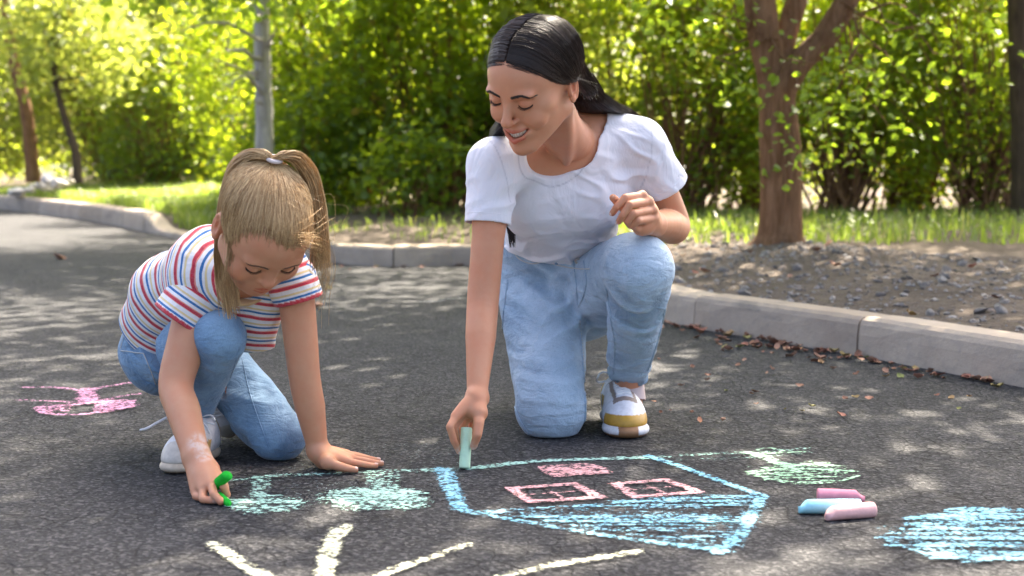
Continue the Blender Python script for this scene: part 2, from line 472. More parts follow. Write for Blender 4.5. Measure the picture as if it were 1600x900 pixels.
# ---- leaves
def leaf_mesh(name, P, size, up=None, wid=.62, droop=.25, seed=1, flat=.5, simple=False):
    "many folded leaves (six points, or four for far ones) as one mesh"
    r = np.random.default_rng(seed); n = len(P)
    d = r.normal(size=(n, 3)); d[:, 2] = d[:, 2]*flat-droop; d /= np.linalg.norm(d, axis=1)[:, None]
    u = r.normal(size=(n, 3)); u[:, 2] += 1.0
    side = np.cross(d, u); side /= np.linalg.norm(side, axis=1)[:, None]+1e-9
    nn = np.cross(side, d)
    L = size*r.uniform(.55, 1.25, n)[:, None]; w = L*wid*.5*r.uniform(.8, 1.2, n)[:, None]
    fold = .22*w
    v = np.stack([P, P+d*L*.32+side*w*.92+nn*fold, P+d*L*.72+side*w*.78+nn*fold*.6, P+d*L-nn*L*.1, P+d*L*.72-side*w*.78+nn*fold*.6, P+d*L*.32-side*w*.92+nn*fold], 1)
    if simple:
        v = np.stack([P, P+d*L*.5+side*w*1.05+nn*fold, P+d*L-nn*L*.1, P+d*L*.5-side*w*1.05+nn*fold], 1); b = np.arange(n)[:, None]*4
        return mesh_np(name, v.reshape(-1, 3), None, np.concatenate([b+np.array([0, 1, 2]), b+np.array([0, 2, 3])]), smooth=False)
    b = np.arange(n)[:, None]*6
    q = np.concatenate([b+np.array([0, 1, 2, 3]), b+np.array([0, 3, 4, 5])])
    return mesh_np(name, v.reshape(-1, 3), q, smooth=False)
def leaf_mat(name, dark, light, warm=None, warm_amt=.06, trans=.5, tint=(.50, .60, .02)):
    m = NM(name); co = m.coord()
    isl = m.island()
    c = m.mix(m.ramp(isl, [(0, 0), (1, 1)]), dark, light)
    c = m.mix(m.ramp(m.noise(co, .9, 3), [(.35, 0), (.65, .5)]), c, light)
    if warm: c = m.mix(m.ramp(isl, [(1-warm_amt-.01, 0), (1-warm_amt, 1)]), c, warm)
    m.set(Base_Color=c, Roughness=.42); m.b.inputs['Specular IOR Level'].default_value = .45
    tr = m.node('ShaderNodeBsdfTranslucent')
    tc = m.mix(1.0, m.mix(.55, c, tint, 'MIX'), (1.5, 1.5, .9), 'MULTIPLY'); m.l.new(tc, tr.inputs[0])
    mx = m.node('ShaderNodeMixShader'); mx.inputs[0].default_value = trans
    m.l.new(m.b.outputs[0], mx.inputs[1]); m.l.new(tr.outputs[0], mx.inputs[2]); m.l.new(mx.outputs[0], m.out.inputs[0])
    return m.m
L_MID = leaf_mat('leaf_mid', (.065, .115, .020), (.125, .185, .032), (.34, .22, .04), .05, .55)
L_DARK = leaf_mat('leaf_dark', (.045, .090, .020), (.085, .14, .03), (.26, .19, .03), .02, .46)
L_PALE = leaf_mat('leaf_pale', (.10, .145, .035), (.19, .23, .07), (.42, .32, .10), .06, .5, (.55, .60, .14))
L_TREE = leaf_mat('leaf_tree', (.045, .090, .020), (.085, .14, .03), (.2, .2, .03), .02, .45, (.42, .58, .03))
def bark_mat(name, a, b):
    m = NM(name); co = m.coord()
    st = m.mapping(co, (9, 9, 1.3))
    c = m.ramp(m.noise(st, 3.2, 6, .65, .6), [(.32, a), (.68, b)])
    c = m.mix(m.ramp(m.noise(co, 5, 4), [(.5, 0), (.7, .4)]), c, tuple(x*.55 for x in a))
    m.set(Base_Color=c, Roughness=.9); m.b.inputs['Specular IOR Level'].default_value = .15
    m.set(Normal=m.bump(m.noise(st, 5, 6, .7, .8), 1, .03)); return m.m
BARK = bark_mat('bark_brown', (.17, .082, .038), (.35, .195, .105))
BARK_P = bark_mat('bark_pale', (.34, .32, .30), (.56, .54, .51))
BARK_D = bark_mat('bark_dark', (.055, .04, .03), (.12, .085, .06))

def limbs_mesh(lines, rads, sides=8):
    v, q = tubes(lines, rads, sides); return mesh_np('limbs', v, q)
def wob(a, b, n, amt, seed):
    r = np.random.default_rng(seed); t = np.linspace(0, 1, n)[:, None]
    p = np.asarray(a)*(1-t)+np.asarray(b)*t
    o = np.cumsum(r.normal(0, amt, (n, 3)), 0); o -= t*o[-1]; return p+o
def clumps(centers, per, sig, r):
    c = np.repeat(centers, per, 0); return c+r.normal(0, 1, c.shape)*np.asarray(sig)

def make_tree(name, base, stems, crown_c, crown_r, n_cl, per, lsize, label, bark, leaf, seed, group=None, extra=None, sig=.22, zmin=None):
    "stems: list of (polyline, radii). crown grown on branches that fill an ellipsoid"
    r = np.random.default_rng(seed)
    t = empty(name, base); tag(t, label, 'tree', group)
    base = np.asarray(base, float)
    loc = lambda P: np.asarray(P)-base
    f_l = [loc(p) for p, _ in stems]; f_r = [x for _, x in stems]
    v, q = tubes([spline(p, 26) for p in f_l], [np.interp(np.linspace(0, 1, 26), np.linspace(0, 1, len(x)), x)*(1+.05*np.sin(np.arange(26)*1.7)) for x in f_r], 14)
    ob('trunk', mesh_np('trunk', v, q), bark, t)
    # clump centres: shell-biased inside ellipsoid
    d = r.normal(size=(n_cl*3, 3)); d /= np.linalg.norm(d, axis=1)[:, None]
    rad = r.uniform(.12, 1, n_cl*3)**.45
    C = np.asarray(crown_c)+d*rad[:, None]*np.asarray(crown_r)
    C = C[sn(C[:, 0], C[:, 1], C[:, 2], 2.4, seed+1) > -.32]      # gaps between boughs
    if zmin is not None: C = C[C[:, 2] > zmin]
    C = C[:n_cl]
    if extra is not None: C = np.concatenate([C, extra])
    # branches to clumps from the nearest stem upper point
    tops = np.concatenate([spline(p, 26)[8:] for p, _ in stems])
    bl, br = [], []
    for c in C[::2]:
        sc = ((tops-c)**2).sum(1)+.8*np.maximum(0, tops[:, 2]-c[2])**2
        a = tops[np.argmin(sc)]
        bl.append(loc(wob(a, c, 6, .05, int(abs(c[0]*1000))+seed))); L = np.linalg.norm(a-c)
        br.append(np.linspace(.008+.011*L, .003, 6))
    v, q = tubes(bl, br, 4); ob('branches', mesh_np('branches', v, q), bark, t)
    P = clumps(C, per, (sig, sig, sig*.7), r)
    if zmin is not None: P = P[P[:, 2] > zmin-.1]
    ob('crown', leaf_mesh('crown', loc(P), lsize, seed=seed), leaf, t)
    return t

# right-hand twin-stemmed tree: stems modelled as one fused trunk
def px(x, y, Y): return U(x, y, Y)
tb = px(1216, 398, 7.75); ty = tb[1]; tb[2] = zat(tb[0], tb[1])-.03
T1 = empty('broadleaf_tree', tb); tag(T1, 'brown forked twin-stemmed tree rooted in stony soil behind the kerb on the right', 'tree')
fl = Field(tb+V(-.42, -.35, -.1), tb+V(.75, .35, 2.75), .014)
s1 = [px(1205, 400, ty), px(1208, 320, ty), px(1208, 230, ty), px(1205, 130, ty), px(1192, 40, ty), px(1180, -60, ty), px(1165, -180, ty), px(1150, -420, ty)]
fl.chain(s1, [.086, .072, .070, .074, .084, .082, .08, .072], .02)
s2 = [px(1238, 402, ty-.03), px(1237, 320, ty-.03), px(1235, 230, ty-.01), px(1224, 140, ty+.02)]
fl.chain(s2, [.070, .057, .055, .052], .006)
s3 = [px(1222, 135, ty), px(1250, 98, ty), px(1285, 62, ty), px(1318, 10, ty), px(1345, -60, ty), px(1375, -170, ty), px(1390, -400, ty)]
fl.chain(s3, [.075, .07, .068, .066, .06, .055, .045], .04)
s4 = [px(1212, 100, ty+.05), px(1235, 30, ty+.12), px(1255, -60, ty+.2), px(1270, -300, ty+.3)]
fl.chain(s4, [.07, .06, .055, .045], .03)
for an in np.linspace(0, 6.28, 7)[:-1]:
    fl.cone(tb+V(0, 0, .10), tb+V(.20*math.cos(an), .18*math.sin(an), -.03), .04, .02, .04)
fl.disp(lambda x, y, z: .006*sn(x*3, y*3, z*.6, 14, 8)+.003*sn(x*3, y*3, z*.5, 34, 9))
v, q = fl.mesh(); ob('trunk', mesh_np('trunk', v-tb, q), BARK, T1)
r_ = np.random.default_rng(21)
cc, cr = V(1.9, 7.5, 4.3), V(2.9, 2.7, 1.9)
d = r_.normal(size=(1500, 3)); d /= np.linalg.norm(d, axis=1)[:, None]
C = cc+d*(r_.uniform(.1, 1, 1500)**.45)[:, None]*cr
C = C[sn(C[:, 0], C[:, 1], C[:, 2], 2.2, 22) > -.30][:430]
# low sprays hanging into view around the trunk
low = np.array([px(x, y, Y) for x, y, Y in [(1262, 130, 7.3), (1262, 185, 7.35), (1140, 50, 7.6), (1275, 225, 7.45), (1310, 150, 7.5), (1330, 190, 7.6), (1310, 110, 7.5), (1390, 60, 7.4), (1420, 130, 7.7), (1120, 20, 7.5), (1080, 30, 7.6), (1350, 110, 7.4), (1460, 40, 7.5), (1390, 200, 8.0), (1500, 90, 7.7), (1250, 240, 7.5), (1540, 20, 7.4), (1150, 130, 7.5), (1040, -10, 7.4)]])
bl, br = [], []
ends = np.array([s1[-1], s3[-1], s4[-1], s1[-2], s3[-2]])
for i, c in enumerate(np.concatenate([C[::2], low])):
    if i >= len(C[::2]): a = np.asarray(s3[3]) if c[0] > 1.55 else np.asarray(s1[4])
    else: a = ends[np.argmin(((ends-c)**2).sum(1))]
    Lb = np.linalg.norm(a-c); bl.append(wob(a, c, 7, .05, i)-tb); br.append(np.linspace(.008+.012*Lb, .003, 7) if i < len(C[::2]) else np.linspace(.007, .002, 7))
v, q = tubes(bl, br, 4); ob('branches', mesh_np('branches', v, q), BARK, T1)
P = clumps(C, 36, (.25, .25, .17), r_); ob('crown', leaf_mesh('crown', P-tb, .105, seed=5, wid=.8), L_TREE, T1)
ob('low_sprays', leaf_mesh('low_sprays', clumps(low, 30, (.13, .10, .11), r_)-tb, .055, seed=6, wid=.7), L_TREE, T1)

# pale-barked tree behind the girl, its boughs hang over the road
b2 = px(412, 300, 12.2); b2[2] = .3
make_tree('pale_tree', b2, [([b2, px(413, 200, 12.2), px(410, 90, 12.2), b2+V(-.02, 0, 2.6), b2+V(-.15, -.2, 4.2)], [.085, .075, .07, .065, .05])], (-1.5, 11.5, 4.1), (3.3, 2.9, 2.0), 400, 38, .11,
          'slender tree with a pale grey straight trunk behind the girl', BARK_P, L_TREE, 31, zmin=1.85,
          extra=np.array([px(x, y, Y) for x, y, Y in [(250, 30, 11), (300, 60, 11.2), (340, 30, 10.8), (370, 80, 11), (330, 90, 11.3), (280, 10, 11), (430, 40, 11), (470, 90, 11.4), (400, 10, 11), (520, 30, 11.2), (350, 130, 11.3), (230, -20, 11), (400, 60, 11.7), (425, 95, 11.7), (398, 150, 11.8), (430, 185, 11.8), (380, 110, 11.6), (445, 130, 11.6)]]))
# far-left pair of leaning trunks
b3 = px(52, 285, 21); b3[2] = .35
make_tree('leaning_tree', b3, [([b3, px(42, 180, 21), px(20, 90, 21), px(0, -40, 21)], [.11, .09, .08, .06])], tuple(px(-40, -170, 21.5)), (2.6, 2.4, 1.5), 150, 40, .13,
          'leaning thin brown tree at the far left end of the road', BARK, L_PALE, 41)
b4 = px(122, 285, 19.5); b4[2] = .35
make_tree('leaning_tree', b4, [([b4, px(118, 240, 19.5), px(103, 190, 19.5), px(92, 150, 19.5), px(80, 80, 19.6)], [.07, .06, .05, .045, .03])], tuple(px(120, 60, 19.8)), (1.0, .9, .9), 70, 36, .12,
          'dark crooked little tree left of the grassy bank', BARK_D, L_PALE, 43)
b5 = px(1600, 330, 11.0); b5[2] = .2
make_tree('dark_tree', b5, [([b5, px(1597, 200, 11), px(1592, 80, 11), px(1590, -60, 11), b5+V(-.1, 0, 4)], [.10, .085, .08, .07, .05])], (4.6, 11.4, 4.3), (2.4, 2.2, 1.7), 200, 38, .11,
          'dark trunked tree cut off by the right edge of the photo', BARK_D, L_DARK, 47)

# ---- bushes: (px x, depth, height, half-width, leaf kind, label)
def make_bush(xp, Yb, hgt, hw, kind, label, seed, name='bush', lsize=.085, dens=1.0, group='bushes along the back of the verge'):
    r = np.random.default_rng(seed)
    X = (xp-800)/F*Yb; z0 = zat(X, Yb)-.02
    t = empty(name, (X, Yb, z0)); tag(t, label, 'bush', group)
    n = int(38*dens*hgt*hw*2.0)
    d = r.normal(size=(n*3, 3)); d /= np.linalg.norm(d, axis=1)[:, None]
    C = d*(r.uniform(.2, 1, n*3)**.4)[:, None]*np.array([hw, hw*.5, hgt*.54])+np.array([0, 0, hgt*.52])
    C = C[(C[:, 2] > .12) & (sn(C[:, 0]+X, C[:, 1]+Yb, C[:, 2], 4.2, seed) > -.38)][:n]
    stems, sr = [], []
    for i, c in enumerate(C[::3]):
        a = r.normal(0, .10, 3); a[2] = -.02
        mid = (a+c)*.5+np.array([0, 0, .1]); stems.append(wob(a, mid, 4, .03, seed+i)); stems[-1] = np.concatenate([stems[-1], wob(mid, c, 4, .03, seed+i+77)[1:]]); sr.append(np.linspace(.016, .004, 7))
    v, q = tubes(stems, sr, 3); ob('stems', mesh_np('stems', v, q), BARK, t)
    P = clumps(C, 34 if lsize > .08 else 48, (.17, .14, .14), r); P = P[P[:, 2] > .03]
    ob('foliage', leaf_mesh('foliage', P, lsize, seed=seed, simple=Yb > 14), {'m': L_MID, 'd': L_DARK, 'p': L_PALE}[kind], t)
    return t
bushes = [
 (-60, 26, 3.6, 2.2, 'p', 'tall pale bush at the far left edge beside the leaning trunk', .10),
 (190, 25, 4.7, 2.2, 'p', 'tall sunlit pale bush filling the upper left behind the grassy bank', .10),
 (330, 22.5, 3.9, 1.7, 'p', 'pale sunlit bush left of the pale trunk', .095),
 (250, 21.0, 2.1, 1.2, 'd', 'low dark bush at the back of the grassy bank', .088),
 (455, 17.0, 3.6, 1.3, 'm', 'green bush directly behind the pale trunk', .088),
 (560, 14.5, 3.1, 1.2, 'm', 'bright green bush left of the woman with reddish stems', .10),
 (470, 13.6, 1.2, .75, 'd', 'low dark bush right of the pale trunk behind the girl\'s ponytail', .10),
 (690, 13.6, 2.9, 1.15, 'm', 'yellow-green bush just left of the woman\'s face', .10),
 (640, 12.6, .75, .45, 'd', 'small dark shrub at the foot of the bushes left of the woman\'s sleeve', .085),
 (820, 14.2, 3.2, 1.2, 'm', 'green bush behind the woman\'s head', .10),
 (960, 13.4, 2.8, 1.05, 'p', 'yellow-green bush right of the woman\'s head', .10),
 (1070, 12.6, 2.5, .95, 'm', 'bush with rusty leaves right of the woman\'s shoulder', .062),
 (1180, 13.2, 3.0, 1.1, 'm', 'leafy bush straight behind the forked trunk', .062),
 (1310, 12.2, 2.6, 1.0, 'm', 'green bush just right of the forked trunk', .062),
 (1420, 12.8, 2.8, 1.05, 'm', 'sun-speckled bush midway between forked trunk and right edge', .062),
 (1530, 11.9, 2.5, .95, 'm', 'speckled dense bush near the right edge of the verge', .062),
 (1650, 12.6, 2.8, 1.1, 'm', 'bush half hidden by the trunk at the right edge', .062),
]
for i, (xp, Yb, hg, hw, kd, lb, ls) in enumerate(bushes): make_bush(xp, Yb, hg, hw, kd, lb, 100+i, lsize=ls)
# wood behind the bushes: far mass that reads as one
r_ = np.random.default_rng(77)
C = np.stack([r_.uniform(-16, 13, 900), r_.uniform(25, 29, 900), r_.uniform(.3, 4.6, 900)], 1)
C[:, 1] += np.clip(-C[:, 0]-5, 0, 9)*1.0
C = np.concatenate([C, np.stack([r_.uniform(-48, -16, 420), r_.uniform(44, 50, 420), r_.uniform(.3, 6, 420)], 1)])
C = C[sn(C[:, 0], C[:, 1], C[:, 2], 1.6, 5) > -.35]
C = C[~((C[:, 0] < -9) & (C[:, 0] > -16) & (C[:, 2] > 3.0))]
wood = ob('far_wood', leaf_mesh('far_wood', clumps(C, 34, (.38, .38, .3), r_), .2, seed=78, simple=True), L_MID)
tag(wood, 'mass of green woodland foliage behind the bushes', 'wood', kind='stuff')
# ================================================================ PEOPLE: shared builders
def skin_mat(name, base, pale):
    m = NM(name); co = m.coord()
    col = m.attr('tint', 'Color')
    c = m.mix(m.ramp(m.noise(co, 9, 4), [(.35, 0), (.7, .35)]), base, pale)
    c = m.mix(m.ramp(m.noise(co, 60, 3), [(.45, 0), (.75, .16)]), c, tuple(x*y for x, y in zip(base, (.9, .62, .55))))
    c = m.mix(m.ramp(m.noise(co, 26, 5, .65), [(.42, 0), (.72, .42)]), c, tuple(x*y for x, y in zip(base, (1.02, .78, .70))))
    c = m.mix(m.ramp(m.voro(co, 260), [(.0, .35), (.16, 0)]), c, tuple(x*y for x, y in zip(base, (.78, .66, .58))))
    c = m.mix(1.0, c, col, 'MULTIPLY')
    c = m.mix(m.math('MULTIPLY', m.attr('dust'), m.ramp(m.noise(co, 70, 4, .7), [(.4, .1), (.6, 1)])), c, (.66, .68, .66))
    m.set(Base_Color=c, Roughness=m.ramp(m.noise(co, 25, 3), [(.3, .42), (.7, .58)]))
    m.b.inputs['Specular IOR Level'].default_value = .38
    m.b.inputs['Subsurface Weight'].default_value = .16
    m.b.inputs['Subsurface Radius'].default_value = (1, .35, .2); m.b.inputs['Subsurface Scale'].default_value = .008
    m.set(Normal=m.bump(m.noise(co, 420, 3), .12, .001, m.bump(m.noise(co, 40, 3), .10, .004)))
    return m.m
def hair_mat(name, dark, light, rough=.32):
    m = NM(name); isl = m.island(); co = m.coord()
    c = m.mix(m.ramp(isl, [(0, 0), (1, 1)]), dark, light)
    c = m.mix(m.ramp(m.noise(co, 16, 3), [(.4, 0), (.7, .3)]), c, dark)
    m.set(Base_Color=c, Roughness=rough); m.b.inputs['Specular IOR Level'].default_value = .36
    m.b.inputs['Anisotropic'].default_value = .4
    return m.m
def denim_mat(name, base, pale, deep):
    m = NM(name); co = m.coord()
    c = m.mix(m.ramp(m.noise(co, 5, 5, .6), [(.35, 0), (.7, 1)]), base, pale)
    c = m.mix(m.ramp(m.noise(co, 38, 4, .7), [(.45, 0), (.8, .45)]), c, deep)
    c = m.mix(m.math('MULTIPLY', m.attr('wear'), 1.0), c, pale)
    c = m.mix(m.math('MULTIPLY', m.attr('ridge'), m.ramp(m.noise(co, 45, 4, .7), [(.3, .55), (.6, 1)])), c, tuple(min(.8, x*1.22) for x in pale))  # fold crests lightened: denim wear plus painted relief
    c = m.mix(m.attr('valley'), c, deep)  # fold hollows coloured darker, standing in for shade
    c = m.mix(m.math('MULTIPLY', m.attr('seam'), .8), c, deep)
    wv = m.node('ShaderNodeTexWave', wave_type='BANDS', bands_direction='DIAGONAL'); m.l.new(co, wv.inputs[0]); wv.inputs['Scale'].default_value = 260; wv.inputs['Distortion'].default_value = 1.2
    c = m.mix(m.math('MULTIPLY', wv.outputs[1], .16), c, pale)
    sp = m.noise(m.mapping(co, (1, 1, .35)), 520, 2, .7)
    c = m.mix(m.ramp(sp, [(.45, 0), (.7, .3)]), c, deep)
    m.set(Base_Color=c, Roughness=.85); m.b.inputs['Specular IOR Level'].default_value = .15
    m.b.inputs['Sheen Weight'].default_value = .25; m.b.inputs['Sheen Roughness'].default_value = .5
    m.set(Normal=m.bump(wv.outputs[1], .25, .0008, m.bump(m.noise(co, 85, 5, .6), .45, .005, m.bump(m.noise(m.mapping(co, (1, 1, 2.4)), 17, 4, .55, .8), .6, .016))))
    return m.m
M_STITCH = plain('stitch_thread', (.50, .50, .48), .8)
M_STITCH_D = plain('stitch_dark', (.09, .14, .22), .8)

def snap(f, p, d, step=.0012, n=160):
    "march points p along d until they enter field f"
    p = np.array(p, float).reshape(-1, 3); d = np.asarray(d, float)
    d = np.broadcast_to(d/np.linalg.norm(d, axis=-1, keepdims=True) if d.ndim > 1 else nrm(d), p.shape)
    t = np.zeros(len(p)); act = np.ones(len(p), bool)
    for _ in range(n):
        v = f.sample(p+d*t[:, None]); act &= v > 0
        t[act] += np.clip(v[act]*.8, step*.4, .01)
        if not act.any(): break
    return p+d*t[:, None]

class Head:
    "a face sculpted in local units (metres, -y is where the face looks) and set into a field"
    def __init__(s, f, c, M, sc, kid=False, smile=True):
        s.f, s.c, s.M, s.sc, s.kid = f, np.asarray(c, float), np.asarray(M, float), sc, kid
        s.build(smile)
    def w(s, p): return s.c+s.sc*(np.asarray(p, float)@s.M.T)
    def loc(s, P): return ((np.asarray(P)-s.c)@s.M)/s.sc
    def E(s, c, r, k=.012, mode='add', rot=None):
        M = s.M if rot is None else s.M@np.array(rot)
        s.f.ell(s.w(c), np.asarray(r)*s.sc, M, k*s.sc, mode)
    def C(s, a, b, r1, r2, k=.01, mode='add'): s.f.cone(s.w(a), s.w(b), r1*s.sc, r2*s.sc, k*s.sc, mode)
    def ch(s, pts, rad, k=.004, mode='add'):
        s.f.chain([s.w(p) for p in pts], [r*s.sc for r in rad], k*s.sc, mode)
    def build(s, smile):
        kid = s.kid; E, C, ch = s.E, s.C, s.ch
        if not kid:
            E((0, .012, .032), (.0745, .094, .086), .0)
            E((0, -.038, .035), (.060, .056, .055), .03)
            E((0, -.037, -.028), (.0585, .053, .060), .03)
            for x in (-1, 1):
                C((.044*x, .002, -.052), (.018*x, -.066, -.093), .0160, .0145, .03)
                E((.045*x, -.050, -.010), (.020, .021, .017), .022)
                E((.037*x, -.070, -.031), (.017, .015, .016), .018)
                E((.027*x, -.0835, .0225), (.024, .011, .0065), .014)
            E((0, -.0765, -.0965), (.0175, .0180, .0165), .016)
            E((0, -.0755, -.057), (.031, .024, .022), .016)
            eye = V(.0315, -.0790, .0035); er = .0128
        else:
            E((0, .014, .034), (.074, .088, .080), .0)
            E((0, -.034, .030), (.062, .056, .058), .03)
            E((0, -.032, -.026), (.060, .050, .054), .03)
            for x in (-1, 1):
                C((.042*x, .0, -.045), (.018*x, -.056, -.074), .0185, .0165, .03)
                E((.040*x, -.058, -.030), (.022, .020, .020), .022)
                E((.026*x, -.0755, .016), (.022, .010, .006), .016)
            E((0, -.0665, -.0775), (.017, .0165, .0145), .016)
            E((0, -.0685, -.050), (.026, .020, .018), .016)
            eye = V(.0300, -.0725, -.002); er = .0124
        # eye sockets, then closed-down lids over the balls
        for x in (-1, 1):
            e = eye*V(x, 1, 1)
            E(e+V(0, -.0165, .001), (.0165, .0095, .0085), .011, 'sub')
            E(e, (er*1.06, er, er*.98), .003)
            # lower lid fold and upper crease
            ch([e+V(-.013*x, -.0070, .0055), e+V(0, -.0126, .0072), e+V(.0135*x, -.0058, .0045)], [.0012, .0013, .0012], .0012, 'sub')
        s.eye, s.er = eye, er
        # nose
        if not kid:
            C((0, -.0865, .010), (0, -.1075, -.0265), .0075, .0092, .010)
            E((0, -.1085, -.0300), (.0105, .0095, .0085), .006)
            for x in (-1, 1):
                E((.0125*x, -.0955, -.0325), (.0072, .0090, .0068), .004)
                E((.0068*x, -.1035, -.0398), (.0028, .0045, .0020), .002, 'sub')
        else:
            C((0, -.0775, .002), (0, -.0915, -.0265), .0070, .0085, .012)
            E((0, -.0925, -.0290), (.0098, .0085, .0078), .006)
            for x in (-1, 1):
                E((.0110*x, -.0830, -.0310), (.0062, .0075, .0058), .004)
                E((.0058*x, -.0895, -.0362), (.0028, .0042, .0022), .002, 'sub')
        # mouth
        if smile:
            zc = -.0615
            for dy in (0, .0065, .011):
                ch([(-.0300, -.0780+dy, -.0485), (-.0175, -.0930+dy, -.0585), (0, -.0990+dy, -.0640), (.0175, -.0930+dy, -.0585), (.0300, -.0780+dy, -.0485)], [.0016, .0058, .0074, .0058, .0016], .002, 'sub')
            s.ulip = [V(-.0315, -.0760, -.0470), V(-.018, -.0915, -.0505), V(-.0050, -.0980, -.0520), V(0, -.0978, -.0530), V(.0050, -.0980, -.0520), V(.018, -.0915, -.0505), V(.0315, -.0760, -.0470)]
            s.ur = [.0012, .0028, .0035, .0034, .0035, .0028, .0012]
            s.llip = [V(-.0305, -.0760, -.0490), V(-.0185, -.0905, -.0670), V(0, -.0965, -.0755), V(.0185, -.0905, -.0670), V(.0305, -.0760, -.0490)]
            s.lr = [.0012, .0038, .0050, .0038, .0012]
            for x in (-1, 1):
                ch([(.0170*x, -.0975, -.0350), (.0270*x, -.0900, -.0430), (.0365*x, -.0800, -.0520)], [.0016, .0022, .0012], .012, 'sub')
                E((.0395*x, -.0690, -.0330), (.0165, .0150, .0165), .012)
        else:
            s.ulip = [V(-.0210, -.0765, -.0535), V(-.012, -.0850, -.0518), V(-.0035, -.0885, -.0508), V(0, -.0882, -.0518), V(.0035, -.0885, -.0508), V(.012, -.0850, -.0518), V(.0210, -.0765, -.0535)]
            s.ur = [.0012, .0028, .0036, .0034, .0036, .0028, .0012]
            s.llip = [V(-.0200, -.0765, -.0545), V(-.011, -.0840, -.0592), V(0, -.0868, -.0605), V(.011, -.0840, -.0592), V(.0200, -.0765, -.0545)]
            s.lr = [.0012, .0036, .0044, .0036, .0012]
            ch([(-.0205, -.0790, -.0545), (-.011, -.0888, -.0555), (0, -.0920, -.0560), (.011, -.0888, -.0555), (.0205, -.0790, -.0545)], [.001, .0014, .0016, .0014, .001], .001, 'sub')
        ch(s.ulip, s.ur, .0022); ch(s.llip, s.lr, .0030)
        # ears
        ex = .0725 if not kid else .071
        for x in (-1, 1):
            o = V(ex*x, .014, -.006)
            E(o, (.0055, .0155, .0275), .006)
            E(o+V(.0055*x, -.002, .002), (.0045, .0085, .0165), .004, 'sub')
            an = np.linspace(-1.2, 3.6, 10)
            ch([o+V(.0040*x, -.0135*math.cos(a)*-1*.95, .0255*math.sin(a)) for a in an], [.0028]*10, .003)
            E(o+V(.002*x, -.005, -.024), (.0045, .007, .0075), .005)
            ch([o+V(.003*x, -.006, -.012), o+V(.004*x, .003, -.010), o+V(.004*x, .006, .004)], [.002, .0028, .002], .003)
    def tint(s, P):
        "per-vertex colour multiplier for lips, lids, blush"
        n = len(P); col = np.ones((n, 3)); q = s.loc(P)
        near = np.nonzero((np.abs(q) < .14).all(1))[0]; q = q[near]
        def dch(pts, rad):
            D = np.full(len(q), 9.)
            for a, b, r1, r2 in zip(pts[:-1], pts[1:], rad[:-1], rad[1:]):
                ba = b-a; t = np.clip(((q-a)@ba)/(ba@ba), 0, 1); D = np.minimum(D, np.linalg.norm(q-a-t[:, None]*ba, axis=1)-(r1+(r2-r1)*t))
            return D
        c = np.ones((len(q), 3))
        def mixin(w, target):
            nonlocal c
            w = np.clip(w, 0, 1)[:, None]; c = c*(1-w)+np.array(target)*w
        chk = np.minimum(np.linalg.norm((q-V(.042, -.065, -.03))/V(.026, .03, .024), axis=1), np.linalg.norm((q-V(-.042, -.065, -.03))/V(.026, .03, .024), axis=1))
        mixin((1-chk)*.9, (1.0, .84, .80))
        nt = np.linalg.norm((q-V(0, s.eye[1]-.028, -.03))/.018, axis=1); mixin((1-nt)*.8, (1, .84, .80))
        l = np.minimum(dch(s.ulip, s.ur), dch(s.llip, s.lr)); mixin((.0014-l)/.0014, (.86, .50, .50) if not s.kid else (.80, .42, .40))
        for x in (-1, 1):
            e = s.eye*V(x, 1, 1); d = np.linalg.norm((q-e)/V(.0175, .02, .0115), axis=1); mixin((1-d)*1.6*(.75 if not s.kid else .5), (.80, .64, .58))
            ear = np.linalg.norm((q-V(.076*x, .014, -.006))/V(.02, .025, .035), axis=1); mixin((1-ear)*1.0, (1.0, .80, .74))
        # inside of the mouth
        if not s.kid:
            mo = np.linalg.norm((q-V(0, -.087, -.0625))/V(.029, .013, .0095), axis=1); mixin((1-mo)*2.0*(l > .0008), (.28, .13, .12))
        col[near] = c
        return col
    def extras(s, body, hairm, lash_m, name_eye=True):
        "eyebrows, lash lines, teeth as children of the body"
        r = np.random.default_rng(3); f = s.f
        fw = s.M@V(0, 1, 0)
        for x in (-1, 1):
            if not s.kid: bp = spline([(.0115*x, 0, .0195), (.022*x, 0, .0235), (.034*x, 0, .0255), (.049*x, 0, .0185)], 60)
            else: bp = spline([(.012*x, 0, .0135), (.022*x, 0, .0175), (.033*x, 0, .0180), (.045*x, 0, .0135)], 40)
            lines, rads = [], []
            for i, p in enumerate(bp):
                for k in range(5 if not s.kid else 3):
                    wv = (.0024 if not s.kid else .0016)*(1-.75*(i/len(bp))**2)
                    a = p+V(0, 0, r.uniform(-wv, wv)); b = a+V(.0058*x, 0, r.uniform(-.0006, .0022)*(1-1.3*i/len(bp)))
                    pts = np.stack([a, (a+b)/2, b]); pts[:, 1] = -.13
                    pw = snap(f, s.w(pts), fw)-fw*np.array([.0002, .0007, .0003])[:, None]*s.sc
                    lines.append(pw); rads.append(np.array([.0005, .0005, .0002])*(.9 if not s.kid else .7)*s.sc)
            v, q = tubes(lines, rads, 3); ob('eyebrow', mesh_np('eyebrow', v, q), hairm, body)
            e = s.eye*V(x, 1, 1)
            lp = spline([e+V(-.0125*x, 0, -.0028), e+V(-.005*x, 0, -.0050), e+V(.003*x, 0, -.0058), e+V(.0105*x, 0, -.0040), e+V(.0145*x, 0, -.0016)], 24)
            lp[:, 1] = -.13; lw = snap(f, s.w(lp), fw)
            lines, rads = [lw-fw*.0002], [np.concatenate([np.linspace(.0006, .0012, 12), np.linspace(.0012, .0006, 12)])*s.sc*(1.25 if not s.kid else .85)]
